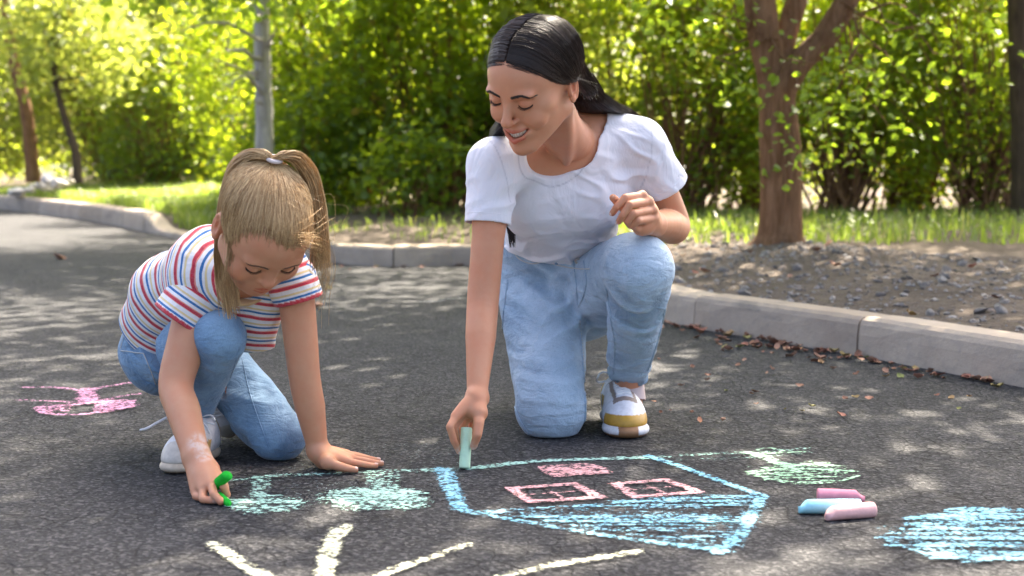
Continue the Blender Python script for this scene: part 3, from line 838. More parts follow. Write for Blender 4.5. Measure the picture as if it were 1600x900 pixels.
            for i in range(1, 24):
                a = lw[i]; dd = s.M@V(.35*x*(i/23-.35), -1, -.75); Ln = (.0062 if not s.kid else .0045)*s.sc
                lines.append(np.stack([a, a+nrm(dd)*Ln*.6, a+nrm(dd+s.M@V(0, 0, .5))*Ln])); rads.append(np.array([.0005, .0004, .0002])*s.sc)
            v, q = tubes(lines, rads, 4); ob('eyelash', mesh_np('eyelash', v, q), lash_m, body)
        if not s.kid:
            m = plain('tooth_enamel', (.80, .77, .70), .25, .5)
            te = []
            for i in range(-4, 5):
                a = i*.0053; y = -.0925+abs(a/.022)**2*.0125; te.append((a, y))
            vs, qs = [], []
            for (a, y), (a2, y2) in zip(te[:-1], te[1:]):
                b = len(vs); g = .00025
                top = -.0510; bot = -.0672+abs((a+a2)/2/.022)**2*.0085
                for (xx, yy) in ((a+g, y), ((a+a2)/2, (y+y2)/2-.0012), (a2-g, y2)):
                    vs += [(xx, yy, top), (xx, yy-.0006, (top+bot)/2), (xx, yy, bot), (xx, yy+.003, bot)]
                for c_ in range(2):
                    for r2 in range(3): qs.append([b+c_*4+r2, b+c_*4+r2+1, b+(c_+1)*4+r2+1, b+(c_+1)*4+r2])
            me = mesh_np('teeth', s.w(np.array(vs)), qs); ob('teeth', me, m, body)

def add_hand(f, wrist, knuck, fingers, thumb, fr=.0085, wr=.022, pk=.014, palm_r=.0125, side=None):
    "palm from wrist to four knuckles, fingers as separate chains rooted in the palm"
    w = np.asarray(wrist); mid = sum(knuck)/4
    for i, k in enumerate(knuck):
        base = w+(k-mid)*.45
        f.chain([base, (base+k)*.5, k], [palm_r*1.12, palm_r*1.08, palm_r*.92], pk)
    f.chain([w, thumb[0]], [wr*.75, palm_r*1.1], pk)
    f.chain([thumb[0], w*.35+mid*.65], [palm_r*1.1, palm_r*.8], pk)
    for k, fg in zip(knuck, fingers):
        n = len(fg); f.chain([k]+list(fg), np.linspace(fr*1.12, fr*.80, n+1), .0032)
    f.chain(thumb, np.linspace(palm_r*1.0, fr*.95, len(thumb)), .004)

def nails(parent, items, mat):
    "small curved plates: (tip point, direction along finger, outward normal, width, length)"
    for p, d, n, w, L in items:
        d = nrm(d); n = nrm(np.asarray(n)-d*(np.asarray(n)@d)); sd = np.cross(d, n)
        vs = []
        for j in range(4):
            t = j/3-.5
            for i in range(5):
                a = (i/4-.5); ww = w*(1-.25*abs(t*2)**3)
                vs.append(p+d*L*t+sd*ww*a+n*(-.0018*(a*2)**2-.0006*(t*2)**2+.0002))
        q = [[j*5+i, j*5+i+1, (j+1)*5+i+1, (j+1)*5+i] for j in range(3) for i in range(4)]
        ob('fingernail', mesh_np('fingernail', vs, q), mat, parent)

def make_shoe(parent_body, heel, toe, sc, upper_col, sole_col, laces, name='shoe', h=.0022, ankle=None, tilt=0.0):
    """sneaker; heel & toe on the ground. local: x along the foot 0..1 (length L), y side, z up"""
    heel = np.asarray(heel, float); toe = np.asarray(toe, float)
    L = np.linalg.norm(toe-heel); X = nrm(toe-heel); up0 = V(0, 0, 1) if abs(X[2]) < .8 else V(0, -1, 0)
    Y = nrm(np.cross(up0, X)); Zv = np.cross(X, Y)
    Mx = np.stack([X, Y, Zv], 1)
    w = lambda p: heel+np.asarray(p, float)@Mx.T
    W2 = L*.20
    lo = np.min([w((a*L, b*W2*1.4, c)) for a in (-.15, 1.15) for b in (-1, 1) for c in (-.02, .62*L)], 0); hi = np.max([w((a*L, b*W2*1.4, c)) for a in (-.15, 1.15) for b in (-1, 1) for c in (-.02, .62*L)], 0)
    root = bpy.data.objects.new(name, None); link(root, parent_body)
    # sole
    f = Field(lo, hi, h)
    E = lambda fld, c, r, k=.01, m='add': fld.ell(w(np.asarray(c)*L), np.asarray(r)*L, Mx, k, m)
    for fld in (f,):
        E(fld, (.13, 0, .055), (.15, .155, .085)); E(fld, (.45, 0, .05), (.25, .15, .085), .04); E(fld, (.76, 0, .05), (.245, .20, .082), .04)
    f.cut(w((0, 0, .115*L)), Zv); f.cut(w((0, 0, 0)), -Zv)
    v, q = f.mesh(); me = mesh_np('sole', v, q); lc = (v-heel)@Mx/L; attr_c(me, 'tint', sole_col(lc)); ob('sole', me, M_SHOE_R, root)
    g = Field(lo, hi, h)
    E(g, (.13, 0, .16), (.125, .125, .16)); E(g, (.13, 0, .30), (.115, .105, .13), .03); E(g, (.42, 0, .17), (.27, .13, .155), .05)
    E(g, (.76, 0, .10), (.205, .172, .125), .05); E(g, (.58, 0, .17), (.18, .115, .11), .05)
    E(g, (.30, 0, .31), (.13, .085, .12), .04)
    g.cut(w((0, 0, .09*L)), -Zv)
    E(g, (.13, 0, .47), (.095, .080, .15), .012, 'sub'); E(g, (.24, 0, .46), (.10, .065, .10), .012, 'sub')
    # tongue
    g.chain([w(V(.48, 0, .265)*L), w(V(.36, 0, .38)*L), w(V(.31, 0, .45)*L)], [.05*L, .045*L, .035*L], .008)
    v, q = g.mesh(); me = mesh_np('upper', v, q); lc = (v-heel)@Mx/L; attr_c(me, 'tint', upper_col(lc)); ob('upper', me, M_SHOE, root)
    # laces: crossing tubes over the throat
    lines = []
    for i, t in enumerate(np.linspace(.66, .36, 6)):
        for sg in (-1, 1):
            a = V(t, -.062*sg, .6); b = V(t-.035, .062*sg, .6)
            pts = np.stack([a*(1-u)+b*u for u in np.linspace(0, 1, 7)])*L
            pw = snap(g, w(pts), -Zv, n=300)+Zv*.0012; lines.append(pw)
    bow = w(V(.36, 0, .43)*L)
    for sg in (-1, 1):
        lines.append(spline([bow, bow+Y*sg*.16*L+Zv*.04*L, bow+Y*sg*.20*L-Zv*.05*L, bow+Y*sg*.07*L-Zv*.02*L, bow], 14))
        lines.append(spline([bow, bow+Y*sg*.12*L+X*.05*L-Zv*.05*L, bow+Y*sg*.17*L+X*.06*L-Zv*.14*L], 10))
    v, q = tubes(lines, [.0024*sc]*len(lines), 6); ob('laces', mesh_np('laces', v, q), laces, root)
    return root, w, L, g, Mx
def shoe_mats():
    ms = []
    for nm, rg in (('shoe_leather', .5), ('shoe_rubber', .62)):
        m = NM(nm); co = m.coord(); c = m.mix(1.0, m.attr('tint', 'Color'), m.ramp(m.noise(co, 60, 5, .7), [(.35, .78), (.65, 1.0)]), 'MULTIPLY')
        m.set(Base_Color=c, Roughness=rg); m.set(Normal=m.bump(m.noise(co, 300, 3), .2, .001)); ms.append(m.m)
    return ms
M_SHOE, M_SHOE_R = shoe_mats()
M_LACE = plain('lace_white', (.72, .71, .70), .8, .2, (500, .3, .001))

def strands_mesh(lines, r0, r1, sides=3):
    "thin tapered hairs"
    rads = [np.linspace(r0, r1, len(l))*np.random.default_rng(i).uniform(.7, 1.3) for i, l in enumerate(lines)]
    v, q = tubes(lines, rads, sides); return mesh_np('strands', v, q)

def fold_wear_shade(me, v, fn, hi=.005, lo=.0014):
    o = fn(v[:, 0], v[:, 1], v[:, 2]); attr_f(me, 'ridge', np.clip((o-.0012)/hi, 0, 1)*.8); attr_f(me, 'valley', np.clip((-o-.0002)/lo, 0, 1)*.55)  # relief of the folds painted in: crests lightened and worn, hollows shaded

def thin_mesh(o, v, keep, ratio):
    "collapse the hidden and plain stretches of a body; keep = points (centre, radius) that stay fine"
    w = np.ones(len(v))
    for c, r in keep: w = np.minimum(w, np.clip((np.linalg.norm(v-c, axis=1)-r)/.03, 0, 1))
    vg = o.vertex_groups.new(name='thin')
    for lv in (.25, .5, .75, 1.0):
        idx = np.nonzero((w > lv-.25) & (w <= lv))[0]
        if len(idx): vg.add(idx.tolist(), lv, 'REPLACE')
    md = o.modifiers.new('thin', 'DECIMATE'); md.ratio = ratio; md.vertex_group = 'thin'; md.vertex_group_factor = 100
    dg = bpy.context.evaluated_depsgraph_get(); me = bpy.data.meshes.new_from_object(o.evaluated_get(dg)); old = o.data
    o.modifiers.clear(); o.data = me; bpy.data.meshes.remove(old); me.name = 'body'
    o.vertex_groups.clear()
    me.polygons.foreach_set('use_smooth', np.full(len(me.polygons), True))

def lay_on(f, P, dt, centre):
    "move hair points outward/inward from the head centre until they lie dt above the skin"
    P = np.array(P, float); dt = np.asarray(dt, float)
    for _ in range(3):
        n = P-centre; n /= np.linalg.norm(n, axis=1)[:, None]; d = f.sample(P); P = P+n*np.clip(dt-d, -.012, .02)[:, None]
    return P
# ================================================================ WOMAN
def hand_tint(v, col, pts, r=.013):
    "redder knuckles and fingertips"
    w = np.zeros(len(v))
    for p in pts: w = np.maximum(w, np.clip(1-np.linalg.norm(v-p, axis=1)/r, 0, 1))
    return col*(1-w[:, None]*.9)+col*np.array([1.0, .80, .76])*w[:, None]*.9
def dust_of(v, spots):
    w = np.zeros(len(v))
    for p, r in spots: w = np.maximum(w, np.clip(1-np.linalg.norm(v-p, axis=1)/r, 0, 1))
    return np.clip(w*.9, 0, .42)
H = lambda x, y, Y: U(x, y, Y)
SK_W = skin_mat('skin_woman', (.57, .265, .145), (.62, .31, .18))
HAIR_W = hair_mat('hair_dark_brown', (.009, .0055, .004), (.036, .018, .011), .38)
M_LASH = plain('lash_black', (.01, .008, .007), .6)
wHead = H(836, 129, 2.92)
wM = np.array([[0.8323, 0.5292, -0.165], [-0.5418, 0.7139, -0.4435], [-0.1169, 0.4586, 0.8809]])
# camera looks 5 degrees down: turn the fitted frame with it
cp_, sp_ = math.cos(PITCH), math.sin(PITCH)
VIEWR = np.array([[1, 0, 0], [0, cp_, sp_], [0, -sp_, cp_]])
def view_rot(M, o):
    "fitted orientation is relative to the line of sight through o"
    yaw = math.atan2(o[0], o[1]); pit = math.atan2(CH-o[2], math.hypot(o[0], o[1]))
    Rz = np.array([[math.cos(-yaw), -math.sin(-yaw), 0], [math.sin(-yaw), math.cos(-yaw), 0], [0, 0, 1]])
    Rx = np.array([[1, 0, 0], [0, math.cos(pit), math.sin(pit)], [0, -math.sin(pit), math.cos(pit)]])
    return Rz@Rx@M
wM = view_rot(wM, wHead)
wS = 1.075
# joints
wPel, wWai, wChe, wNeb = H(892, 440, 3.55), H(872, 385, 3.47), H(884, 300, 3.31), H(892, 222, 3.20)
wSR, wER, wWR = H(772, 258, 3.13), H(755, 465, 3.08), H(745, 622, 2.945)
wSL, wEL, wWL = H(1000, 226, 3.27), H(1052, 352, 3.36), H(1022, 349, 3.13)
wHR, wKR, wAR = H(843, 440, 3.52), H(861, 637, 3.27), V(.12, 3.64, .065)
wHL, wKL, wAL = H(938, 448, 3.50), H(998, 424, 3.13), H(981, 604, 3.385)
u_sh = nrm(wSL-wSR)
wA, wB, wC = H(812, 372, 3.43), H(905, 403, 3.35), H(885, 352, 3.62); wpn = np.cross(wB-wA, wC-wA); wpn = nrm(wpn if wpn[2] > 0 else -wpn)
f = Field(V(-.20, 2.78, -.01), V(.50, 3.74, 1.02), .0024)
def torso(f, g=0.0, k=.03):
    u = u_sh
    f.loft(wPel, wWai, V(1, .05, 0), (.155+g, .105+g), (.112+g, .088+g), k)
    f.loft(wWai, wChe, u, (.112+g, .088+g), (.140+g, .100+g), k+.02)
    f.loft(wChe, wChe*.25+wNeb*.75, u, (.140+g, .100+g), (.118+g, .066+g), k+.02)
    f.chain([wSR+V(0, .01, .0), wNeb+V(0, .02, -.02), wSL+V(0, .01, .0)], [.042+g, .054+g, .042+g], k+.03)
    f.chain([H(905, 196, 3.235), H(955, 203, 3.265), wSL+V(0, .01, 0)], [.034+g, .036+g, .040+g], .03)
torso(f)
for p in (H(845, 303, 3.235), H(930, 300, 3.255)): f.ell(p, (.055, .05, .055), None, .04)
# neck and head
hw0 = lambda p: wHead+wS*(wM@np.array(p, float))
f.chain([hw0((0, .022, -.045)), (hw0((0, .03, -.085))+wNeb)*.5, wNeb], [.050, .047, .054], .03)
WH = Head(f, wHead, wM, wS, False, True)
# sternomastoid, collarbones
f.cone(hw0((.05, .02, -.055)), wNeb+V(-.012, -.065, -.045), .011, .008, .02)
# arms
f.chain([wSR, wSR*.45+wER*.55, wER, wER*.6+wWR*.4, wWR], [.046, .036, .035, .033, .0205], .03)
f.chain([wSL, wSL*.45+wEL*.55, wEL, wEL*.6+wWL*.4, wWL], [.047, .043, .040, .037, .024], .02)
# drawing hand
Yc = 2.925
kn = [H(713, 650, 2.905), H(722, 648, 2.925), H(732, 650, 2.945), H(741, 653, 2.96)]
fing = [[H(703, 667, 2.885), H(709, 688, 2.890), H(717, 705, 2.905)],
        [H(709, 668, 2.905), H(713, 689, 2.918), H(720, 702, 2.930)],
        [H(722, 668, 2.950), H(724, 684, 2.962), H(730, 690, 2.950)],
        [H(737, 668, 2.972), H(738, 681, 2.975), H(738, 686, 2.960)]]
th = [H(749, 645, 2.915), H(748, 662, 2.895), H(746, 679, 2.885), H(740, 697, 2.896)]
add_hand(f, wWR, kn, fing, th, .0082, .021, .016, .0128)
# resting fist
kn2 = [H(1003, 306, 3.045), H(1013, 315, 3.050), H(1019, 328, 3.055), H(1021, 341, 3.06)]
fing2 = [[H(977, 309, 3.005), H(964, 323, 3.000), H(957, 333, 3.012)],
         [H(984, 320, 2.995), H(973, 336, 2.995), H(967, 346, 3.008)],
         [H(990, 334, 2.998), H(980, 346, 3.004), H(984, 352, 3.022)],
         [H(997, 345, 3.008), H(988, 352, 3.015), H(993, 357, 3.030)]]
th2 = [H(1008, 352, 3.06), H(990, 340, 3.045), H(971, 322, 3.035), H(958, 309, 3.025)]
add_hand(f, wWL, kn2, fing2, th2, .0086, .024, .016, .0135)
f.chain([wWL, H(1000, 356, 3.05)], [.022, .016], .015)
# legs inside the jeans, down to the socks
f.chain([wHR, wKR, wAR], [.08, .056, .032], .012); f.chain([wHL, wKL, wKL*.4+wAL*.6, wAL, wAL+V(0, -.02, -.06)], [.075, .054, .042, .033, .035], .012)
# hair guide curves (needed for the roots on the scalp): centre parting, swept behind the ears, long down the back
rh = np.random.default_rng(11)
EC, ER = V(0, .012, .032), V(.0745, .094, .086)
def cap_pt(th, y, o):
    o = np.broadcast_to(o, np.shape(th)); e = [ER[i]*(1+o) for i in range(3)]; e[1] = e[1]+np.where(np.asarray(y) < EC[1], .0062, 0); sq = np.sqrt(np.clip(1-((y-EC[1])/e[1])**2, 0.0004, 1)); return np.stack([e[0]*sq*np.sin(th), y, EC[2]+e[2]*sq*np.cos(th)], -1)
def hair_path(y0, side, o, lift=0, n=15):
    t = np.linspace(0, 1, n); th = R(2.4)+R(105.6)*(1-(1-t)**1.75); ex = 1.25+1.0*min(1, max(0, (-.055-y0)/.03))
    lw = min(1, max(0, (y0+.045)/.03)); o = (o+.004*(1-lw))*(1-lw*.6*(1-np.minimum(1, t/.16)))      # flat along the parting, raised over the brow
    y1 = .030+.45*max(0, y0+.02)+.25*max(0, y0-.03)
    y = y0+(min(y1, .098)-y0)*t**ex
    P = cap_pt(th, y, o+lift*np.sin(np.pi*t)); P[:, 0] *= side
    return P
_hl = hair_path(-.0770, 1, .088, .02, 60)
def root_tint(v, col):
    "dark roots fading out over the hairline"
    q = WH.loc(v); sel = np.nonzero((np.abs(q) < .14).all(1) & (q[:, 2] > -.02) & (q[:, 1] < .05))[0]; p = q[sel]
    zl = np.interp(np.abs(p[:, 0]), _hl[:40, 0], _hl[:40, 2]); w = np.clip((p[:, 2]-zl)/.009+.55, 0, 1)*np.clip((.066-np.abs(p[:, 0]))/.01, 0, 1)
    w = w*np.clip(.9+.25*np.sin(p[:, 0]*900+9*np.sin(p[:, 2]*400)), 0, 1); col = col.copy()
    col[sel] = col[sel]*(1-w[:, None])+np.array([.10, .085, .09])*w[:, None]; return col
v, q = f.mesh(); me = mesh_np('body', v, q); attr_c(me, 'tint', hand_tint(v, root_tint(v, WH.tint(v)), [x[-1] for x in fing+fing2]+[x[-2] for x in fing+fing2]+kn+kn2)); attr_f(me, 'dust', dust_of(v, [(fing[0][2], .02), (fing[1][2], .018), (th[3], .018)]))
W_O = V(*wPel[:2], 0)
woman = ob('person', me, SK_W)
tag(woman, 'kneeling dark-haired adult in white T-shirt and pale jeans drawing with mint chalk', 'person')
WH.extras(woman, HAIR_W, M_LASH)
thin_mesh(woman, v, [(WH.w(V(0, -.05, -.02)), .095), (kn[1], .07), (kn2[1], .07)], .36)
NAIL = plain('nail_polish', (.66, .44, .38), .25, .5)
camd = lambda p: nrm(V(0, 0, CH)-p)
def nail_on(tip, prev, out, w=.0085, L=.0105):
    d = nrm(np.asarray(tip)-np.asarray(prev)); n = nrm(np.asarray(out)-d*(np.asarray(out)@d)); return (np.asarray(tip)+n*.0068-d*.0005, d, n, w, L)
nails(woman, [nail_on(fing[0][2], fing[0][1], V(.25, -1, .1)), nail_on(fing[1][2], fing[1][1], V(-.2, -1, .1)), nail_on(th[3], th[2], V(-.1, -1, .1), .010, .012),
              nail_on(fing2[0][2], fing2[0][1], V(-.8, -.9, 0)), nail_on(fing2[1][2], fing2[1][1], V(-.8, -.9, 0)), nail_on(th2[3], th2[2], V(.3, -1, .3), .010, .012)], NAIL)
f_body_w = f

# ---- T-shirt
mw = NM('white_cotton'); co = mw.coord()
cw = mw.mix(mw.ramp(mw.noise(co, 6, 4), [(.35, 0), (.7, .5)]), (.78, .77, .79), (.70, .70, .735))
cw = mw.mix(mw.math('MULTIPLY', mw.attr('seam'), .75), cw, (.42, .42, .46))
mw.set(Base_Color=cw, Roughness=.9); mw.b.inputs['Specular IOR Level'].default_value = .12; mw.b.inputs['Sheen Weight'].default_value = .2
mw.set(Normal=mw.bump(mw.noise(co, 600, 2), .15, .0006, mw.bump(mw.noise(mw.mapping(co, (1, 1, .55), (0, .3, 0)), 15, 4, .5, .9), .5, .018)))
f = Field(V(-.16, 2.95, .30), V(.47, 3.72, .84), .0034)
torso(f, .008, .035)
for p in (H(845, 307, 3.235), H(930, 304, 3.255)): f.ell(p, (.066, .056, .062), None, .06)
f.ell(H(876, 362, 3.40), (.116, .100, .050), None, .05)          # blousing over the waistband
dR = nrm(wER-wSR); dL = nrm(wEL-wSL)
eR = H(761, 350, 3.11); eL = H(1040, 292, 3.31)
f.chain([wSR, eR+dR*.03], [.053, .050], .04)
f.chain([wSL, eL+dL*.03], [.054, .060], .04)
# fold relief
def folds_w(x, y, z):
    p = np.stack([x, y, z], 1)
    def near(o, r): return np.exp(-(np.linalg.norm(p-o, axis=1)/r)**2)
    def crease(u, v, w, f, seed):      # ridged noise: soft valleys, sharper crests
        n_ = sn(u, v, w, f, seed); return np.clip(1-np.abs(n_)*2.6, -.12, 1)
    aL, aR = near(H(985, 285, 3.2), .12), near(H(800, 300, 3.12), .10)
    waist = np.exp(-((z-.405)/.055)**2)
    c = .0062*aL*crease(x*.45-z*.2, y*.4, z*1.1+x*.35, 70, 81)+.0055*aR*crease(x*.45+z*.3, y*.4, z-x*.4, 70, 82)
    c += .0062*waist*crease(x*.8, y*.8, z*1.6+x*.5, 66, 83)
    c += .0022*crease(x*.9+z*.6, y*.5, z*.35, 36, 84)*np.exp(-((z-.50)/.09)**2)
    return c+.0016*sn(x, y*.6, z*.8, 24, 85)+.0007*sn(x, y, z, 85, 86)
f.disp(folds_w)
# neck opening
nk = H(870, 236, 3.085); nz = nrm(wNeb-wChe)
Mn = frame(V(-.15, -1, -.35), nz)
f.ell(nk, (.072, .125, .088), Mn, .004, 'sub')
f.chain([hw0((0, .03, -.07)), wNeb+V(0, 0, -.01)], [.058, .062], .004, 'sub')
f.chain([wNeb+V(0, -.0, 0), wNeb+V(.03, .05, .04)], [.06, .06], .004, 'sub')
# open sleeve ends, hem at the waistband
f.cut(eR, dR, eR-.075, eR+.075); f.cut(eL, nrm(dL+V(.1, 0, -.05)), eL-.08, eL+.08)
f.chain([eR-dR*.025, eR+dR*.02], [.0425, .0465], .003, 'sub'); f.chain([eL-dL*.02, eL+dL*.02], [.049, .053], .003, 'sub')
f.cut(wB-wpn*.026, -wpn, k=.006)                            # hem rests on the waistband
v, q = f.mesh(); me = mesh_np('t_shirt', v, q)
dnk = (np.linalg.norm(((v-nk)@Mn)/V(.072, .125, .088), axis=1)-1)*.08
sR = ((v-wSR)@nrm(wSR-wNeb))-.004; sL = ((v-wSL)@nrm(wSL-wNeb))+.002
line_ = lambda d, w: np.clip(1-np.abs(d)/w, 0, 1)
attr_f(me, 'seam', np.maximum.reduce([line_(dnk-.013, .0022), .8*line_(sR, .002)*(np.linalg.norm(v-wSR, axis=1) < .10), .8*line_(sL, .002)*(np.linalg.norm(v-wSL, axis=1) < .10)]))
shirt = ob('t_shirt', me, mw.m, woman)
f_shirt_w = f
# hems: stitched rims on neck and sleeves
def ring_rim(fld, c, n, rad, off, cnt=60, jit=0):
    n = nrm(n); a = nrm(np.cross(n, V(.3, .2, 1))); b = np.cross(n, a); pts = []
    for t in np.linspace(0, 2*math.pi, cnt):
        d = a*math.cos(t)+b*math.sin(t); pts.append(snap(fld, [c+d*rad], -d)[0]+d*off)
    return np.array(pts)
for c_, n_ in ((eR-dR*.018, dR), (eL-nrm(dL)*.018, nrm(dL+V(.1, 0, -.05)))):
    L_ = ring_rim(f, c_, n_, .085, .0002); v, q = tubes([L_], [.0009], 5); ob('hem_stitch', mesh_np('hem_stitch', v, q), mw.m, shirt)

# ---- jeans
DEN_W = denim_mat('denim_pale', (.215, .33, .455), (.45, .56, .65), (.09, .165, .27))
f = Field(V(-.10, 2.98, -.005), V(.42, 3.80, .52), .0040)
f.loft(wPel+V(0, 0, -.03), wWai*1.15-wPel*.15, V(1, .05, 0), (.172, .125), (.138, .118), .03)
f.ell(wPel+V(0, .05, -.03), (.165, .12, .11), None, .04)
f.cut(wB, wpn, k=.003)                                     # waist opening
f.chain([wHR, wHR*.5+wKR*.5, wKR, wKR*.5+wAR*.5, wAR], [.110, .094, .076, .068, .052], .035)
f.chain([wHL, wHL*.45+wKL*.55, wKL, wKL*.45+wAL*.55, wAL+V(0, 0, .02)], [.108, .094, .074, .058, .043], .030)
f.ell(wKL+V(.0, -.012, .012), (.068, .06, .062), None, .03); f.ell(wKR+V(0, -.01, -.005), (.074, .06, .07), None, .03)
def folds_j(x, y, z):
    p = np.stack([x, y, z], 1)
    def band(o, ax, freq, amp, fall, warp=8):
        r = p-o; t = r@nrm(ax); d = np.linalg.norm(r, axis=1)
        return amp*np.sin(freq*t+1.2*np.sin(r[:, 0]*40+r[:, 2]*25)+warp*r[:, 0])*np.exp(-(d/fall)**2)
    def near(o, r): return np.exp(-(np.linalg.norm(p-o, axis=1)/r)**2)
    def cr(u, v, w, f_, sd): return np.clip(1-np.abs(sn(u, v, w, f_, sd))*2.6, -.15, 1)
    o = .0085*near(wHR+V(.03, -.09, .0), .13)*cr(x*.5-z*.3, y*.4, z*1.1+x*.7, 52, 91)          # hip whiskers
    o += .0090*near(H(908, 478, 3.38), .10)*cr(x*.7+z*.5, y*.3, z-x*.8, 55, 92)                # crotch
    o += .0085*near(wKL+V(.0, .03, -.07), .085)*cr(x*.4, y*.8, z*1.3-y*.4, 58, 93)             # under the raised knee
    o += .0080*near(wAL+V(0, -.02, .09), .085)*cr(x*.4, y*.4, z*1.4, 60, 94)                   # above the ankle
    o += .0065*near(wKR+V(-.01, .03, .06), .11)*cr(x*.4, y*.7, z*1.1, 50, 95)
    o += .0020*sn(x, y, z*.7, 30, 15)+.0010*sn(x, y, z, 75, 16)
    return o
f.disp(folds_j)
# open trouser hem over the ankle, flat on the ground, waist opening
hemd = nrm(wAL-wKL); hp = wAL+V(0, -.015, .022)
f.cut(hp, nrm(hemd+V(0, .3, 0)), hp-.09, hp+.09); f.chain([hp-hemd*.03, hp+hemd*.03], [.036, .040], .003, 'sub')
f.cut(V(0, 0, .003), V(0, 0, -1))
wt = wWai*.70+wPel*.30; wn_ = nrm(V(.05, -.18, 1))
v, q = f.mesh(); me = mesh_np('jeans', v, q)
dk = np.minimum(np.linalg.norm((v-(wKL+V(0, -.05, .03)))/V(.06, .06, .08), axis=1), np.linalg.norm((v-(wKR+V(0, -.05, .03)))/V(.07, .07, .10), axis=1))
thg = np.linalg.norm((v-((wHR+wKR)*.5+V(0, -.09, 0)))/V(.06, .08, .14), axis=1)
fold_wear_shade(me, v, folds_j)
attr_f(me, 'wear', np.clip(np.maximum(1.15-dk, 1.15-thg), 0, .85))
# seams: outer seam of the kneeling leg, inner and outer seam of the raised leg, fly
def seam_line(pts, n=50, off=.0006, d=None):
    P = spline(pts, n); dd = P-np.array([0, 0, CH]) if d is None else np.broadcast_to(d, P.shape)
    S0 = P-(dd/np.linalg.norm(dd, axis=1)[:, None])*.16
    return snap(f, S0, dd, n=300)-(dd/np.linalg.norm(dd, axis=1)[:, None])*off
sm = [seam_line([H(x, y, 3.3) for x, y in L_]) for L_ in (
    [(793, 440), (786, 500), (787, 560), (797, 610), (812, 655), (835, 690)],
    [(904, 500), (910, 560), (914, 620), (913, 660), (902, 686)],
    [(947, 405), (946, 440), (953, 490), (960, 540), (958, 585)],
    [(1042, 420), (1041, 470), (1028, 530), (1012, 580)],
    [(896, 408), (900, 440), (902, 478)], [(912, 408), (916, 440), (910, 465), (903, 480)])]
allp = np.concatenate(sm); 
dmin = np.full(len(v), 9.)
for pp in allp[::2]: dmin = np.minimum(dmin, ((v-pp)**2).sum(1))
attr_f(me, 'seam', np.clip(1-np.sqrt(dmin)/.007, 0, 1)*.8)
jeans = ob('jeans', me, DEN_W, woman)
f_jeans_w = f
for L_ in sm:
    v, q = tubes([L_], [.0022], 5); ob('seam', mesh_np('seam', v, q), DEN_W, jeans)
    # broken stitches beside the seam
    st = []
    for i in range(0, len(L_)-1, 1):
        a, b = L_[i], L_[i+1]; o = V(.0032, -.0012, 0); st.append(np.stack([a*.85+b*.15, a*.3+b*.7])+o)
    v, q = tubes(st, [.0009]*len(st), 4); tag(ob('stitching', mesh_np('stitching', v, q), M_STITCH, jeans), kind='stuff')
# pocket and waistband lines, button
for L_ in ([(799, 388), (812, 405), (834, 412), (858, 404)],):
    S_ = seam_line([H(x, y, 3.35) for x, y in L_], 26); v, q = tubes([S_], [.0017], 5); ob('pocket_edge', mesh_np('pocket_edge', v, q), M_STITCH, jeans)
wb = seam_line([H(x, y, 3.36) for x, y in [(798, 388), (825, 399), (850, 408), (878, 416), (905, 420), (922, 420)]], 40, .001)
v, q = tubes([wb], [.0018], 5); ob('waistband_edge', mesh_np('waistband_edge', v, q), M_STITCH, jeans)
for bx in (822, 868):      # belt loops
    bl_ = seam_line([H(bx, 374+(bx-812)*.33, 3.38), H(bx+1, 396+(bx-812)*.30, 3.38)], 8, .002); v, q = tubes([bl_], [.0042], 6); ob('belt_loop', mesh_np('belt_loop', v, q), DEN_W, jeans)
bt = seam_line([H(903, 408, 3.36), H(904, 409, 3.36)], 2, .001)[0]
v, q = tubes([np.stack([bt, bt+camd(bt)*.003, bt+camd(bt)*.0045])], [np.array([.008, .0075, .003])], 12); ob('button', mesh_np('button', v, q), plain('button_metal', (.35, .33, .30), .3, .6), jeans)
hemring = ring_rim(f, hp-hemd*.008, nrm(hemd+V(0, .3, 0)), .07, .0004); v, q = tubes([hemring], [.0022], 5); ob('hem', mesh_np('hem', v, q), DEN_W, jeans)

# ---- shoes: chunky white trainer with ochre mudguard and taupe eyestay
def up_w(l):
    x, y, z = l.T; c = np.tile(V(.74, .74, .77), (len(l), 1))
    c[(z < .185) & (x > .74)] = (.50, .28, .03); c[(np.abs(y) > .115) & (z < .30) & (x > .30) & (x < .66)] = (.74, .74, .77)
    c[(np.abs(y) > .070) & (np.abs(y) < .100) & (x > .30) & (x < .74) & (z > .17)] = (.26, .20, .17)
    c[(np.abs(y) <= .105) & (x > .70) & (x < .76) & (z > .17)] = (.26, .20, .17)
    c[(x < .22) & (z > .15)] = (.50, .29, .03); c[(np.abs(y) > .125) & (z < .26) & (x > .25) & (x < .36)] = (.50, .29, .03)
    return c
def so_w(l):
    x, y, z = l.T; c = np.tile(V(.72, .72, .73), (len(l), 1)); c[(z < .028)] = (.30, .16, .08)
    c[(x > .86) & (np.abs(y) < .085)] = (.30, .15, .065); return c
toeL = G(983, 688); heelL = toeL+V(-.012, .275, 0)
make_shoe(woman, heelL+V(0, 0, .002), toeL+V(0, 0, .002), 1.0, up_w, so_w, M_LACE, h=.0029)
heelR = V(wAR[0]+.01, 3.72, .16); toeR = V(wAR[0]+.02, 3.86, .006)+V(0, -.02, 0)
sh2, *_ = make_shoe(woman, V(wAR[0], 3.665, .225), V(wAR[0]+.01, 3.74, .012), 1.0, up_w, so_w, M_LACE, h=.006)
# sock
v, q = tubes([np.stack([wAL+V(0, -.005, .055), wAL+V(0, -.005, .01), wAL+V(0, -.015, -.03)])], [np.array([.037, .038, .042])], 16); ob('sock', mesh_np('sock', v, q), plain('sock_knit', (.52, .42, .40), .9, .1, (400, .5, .002)), woman)

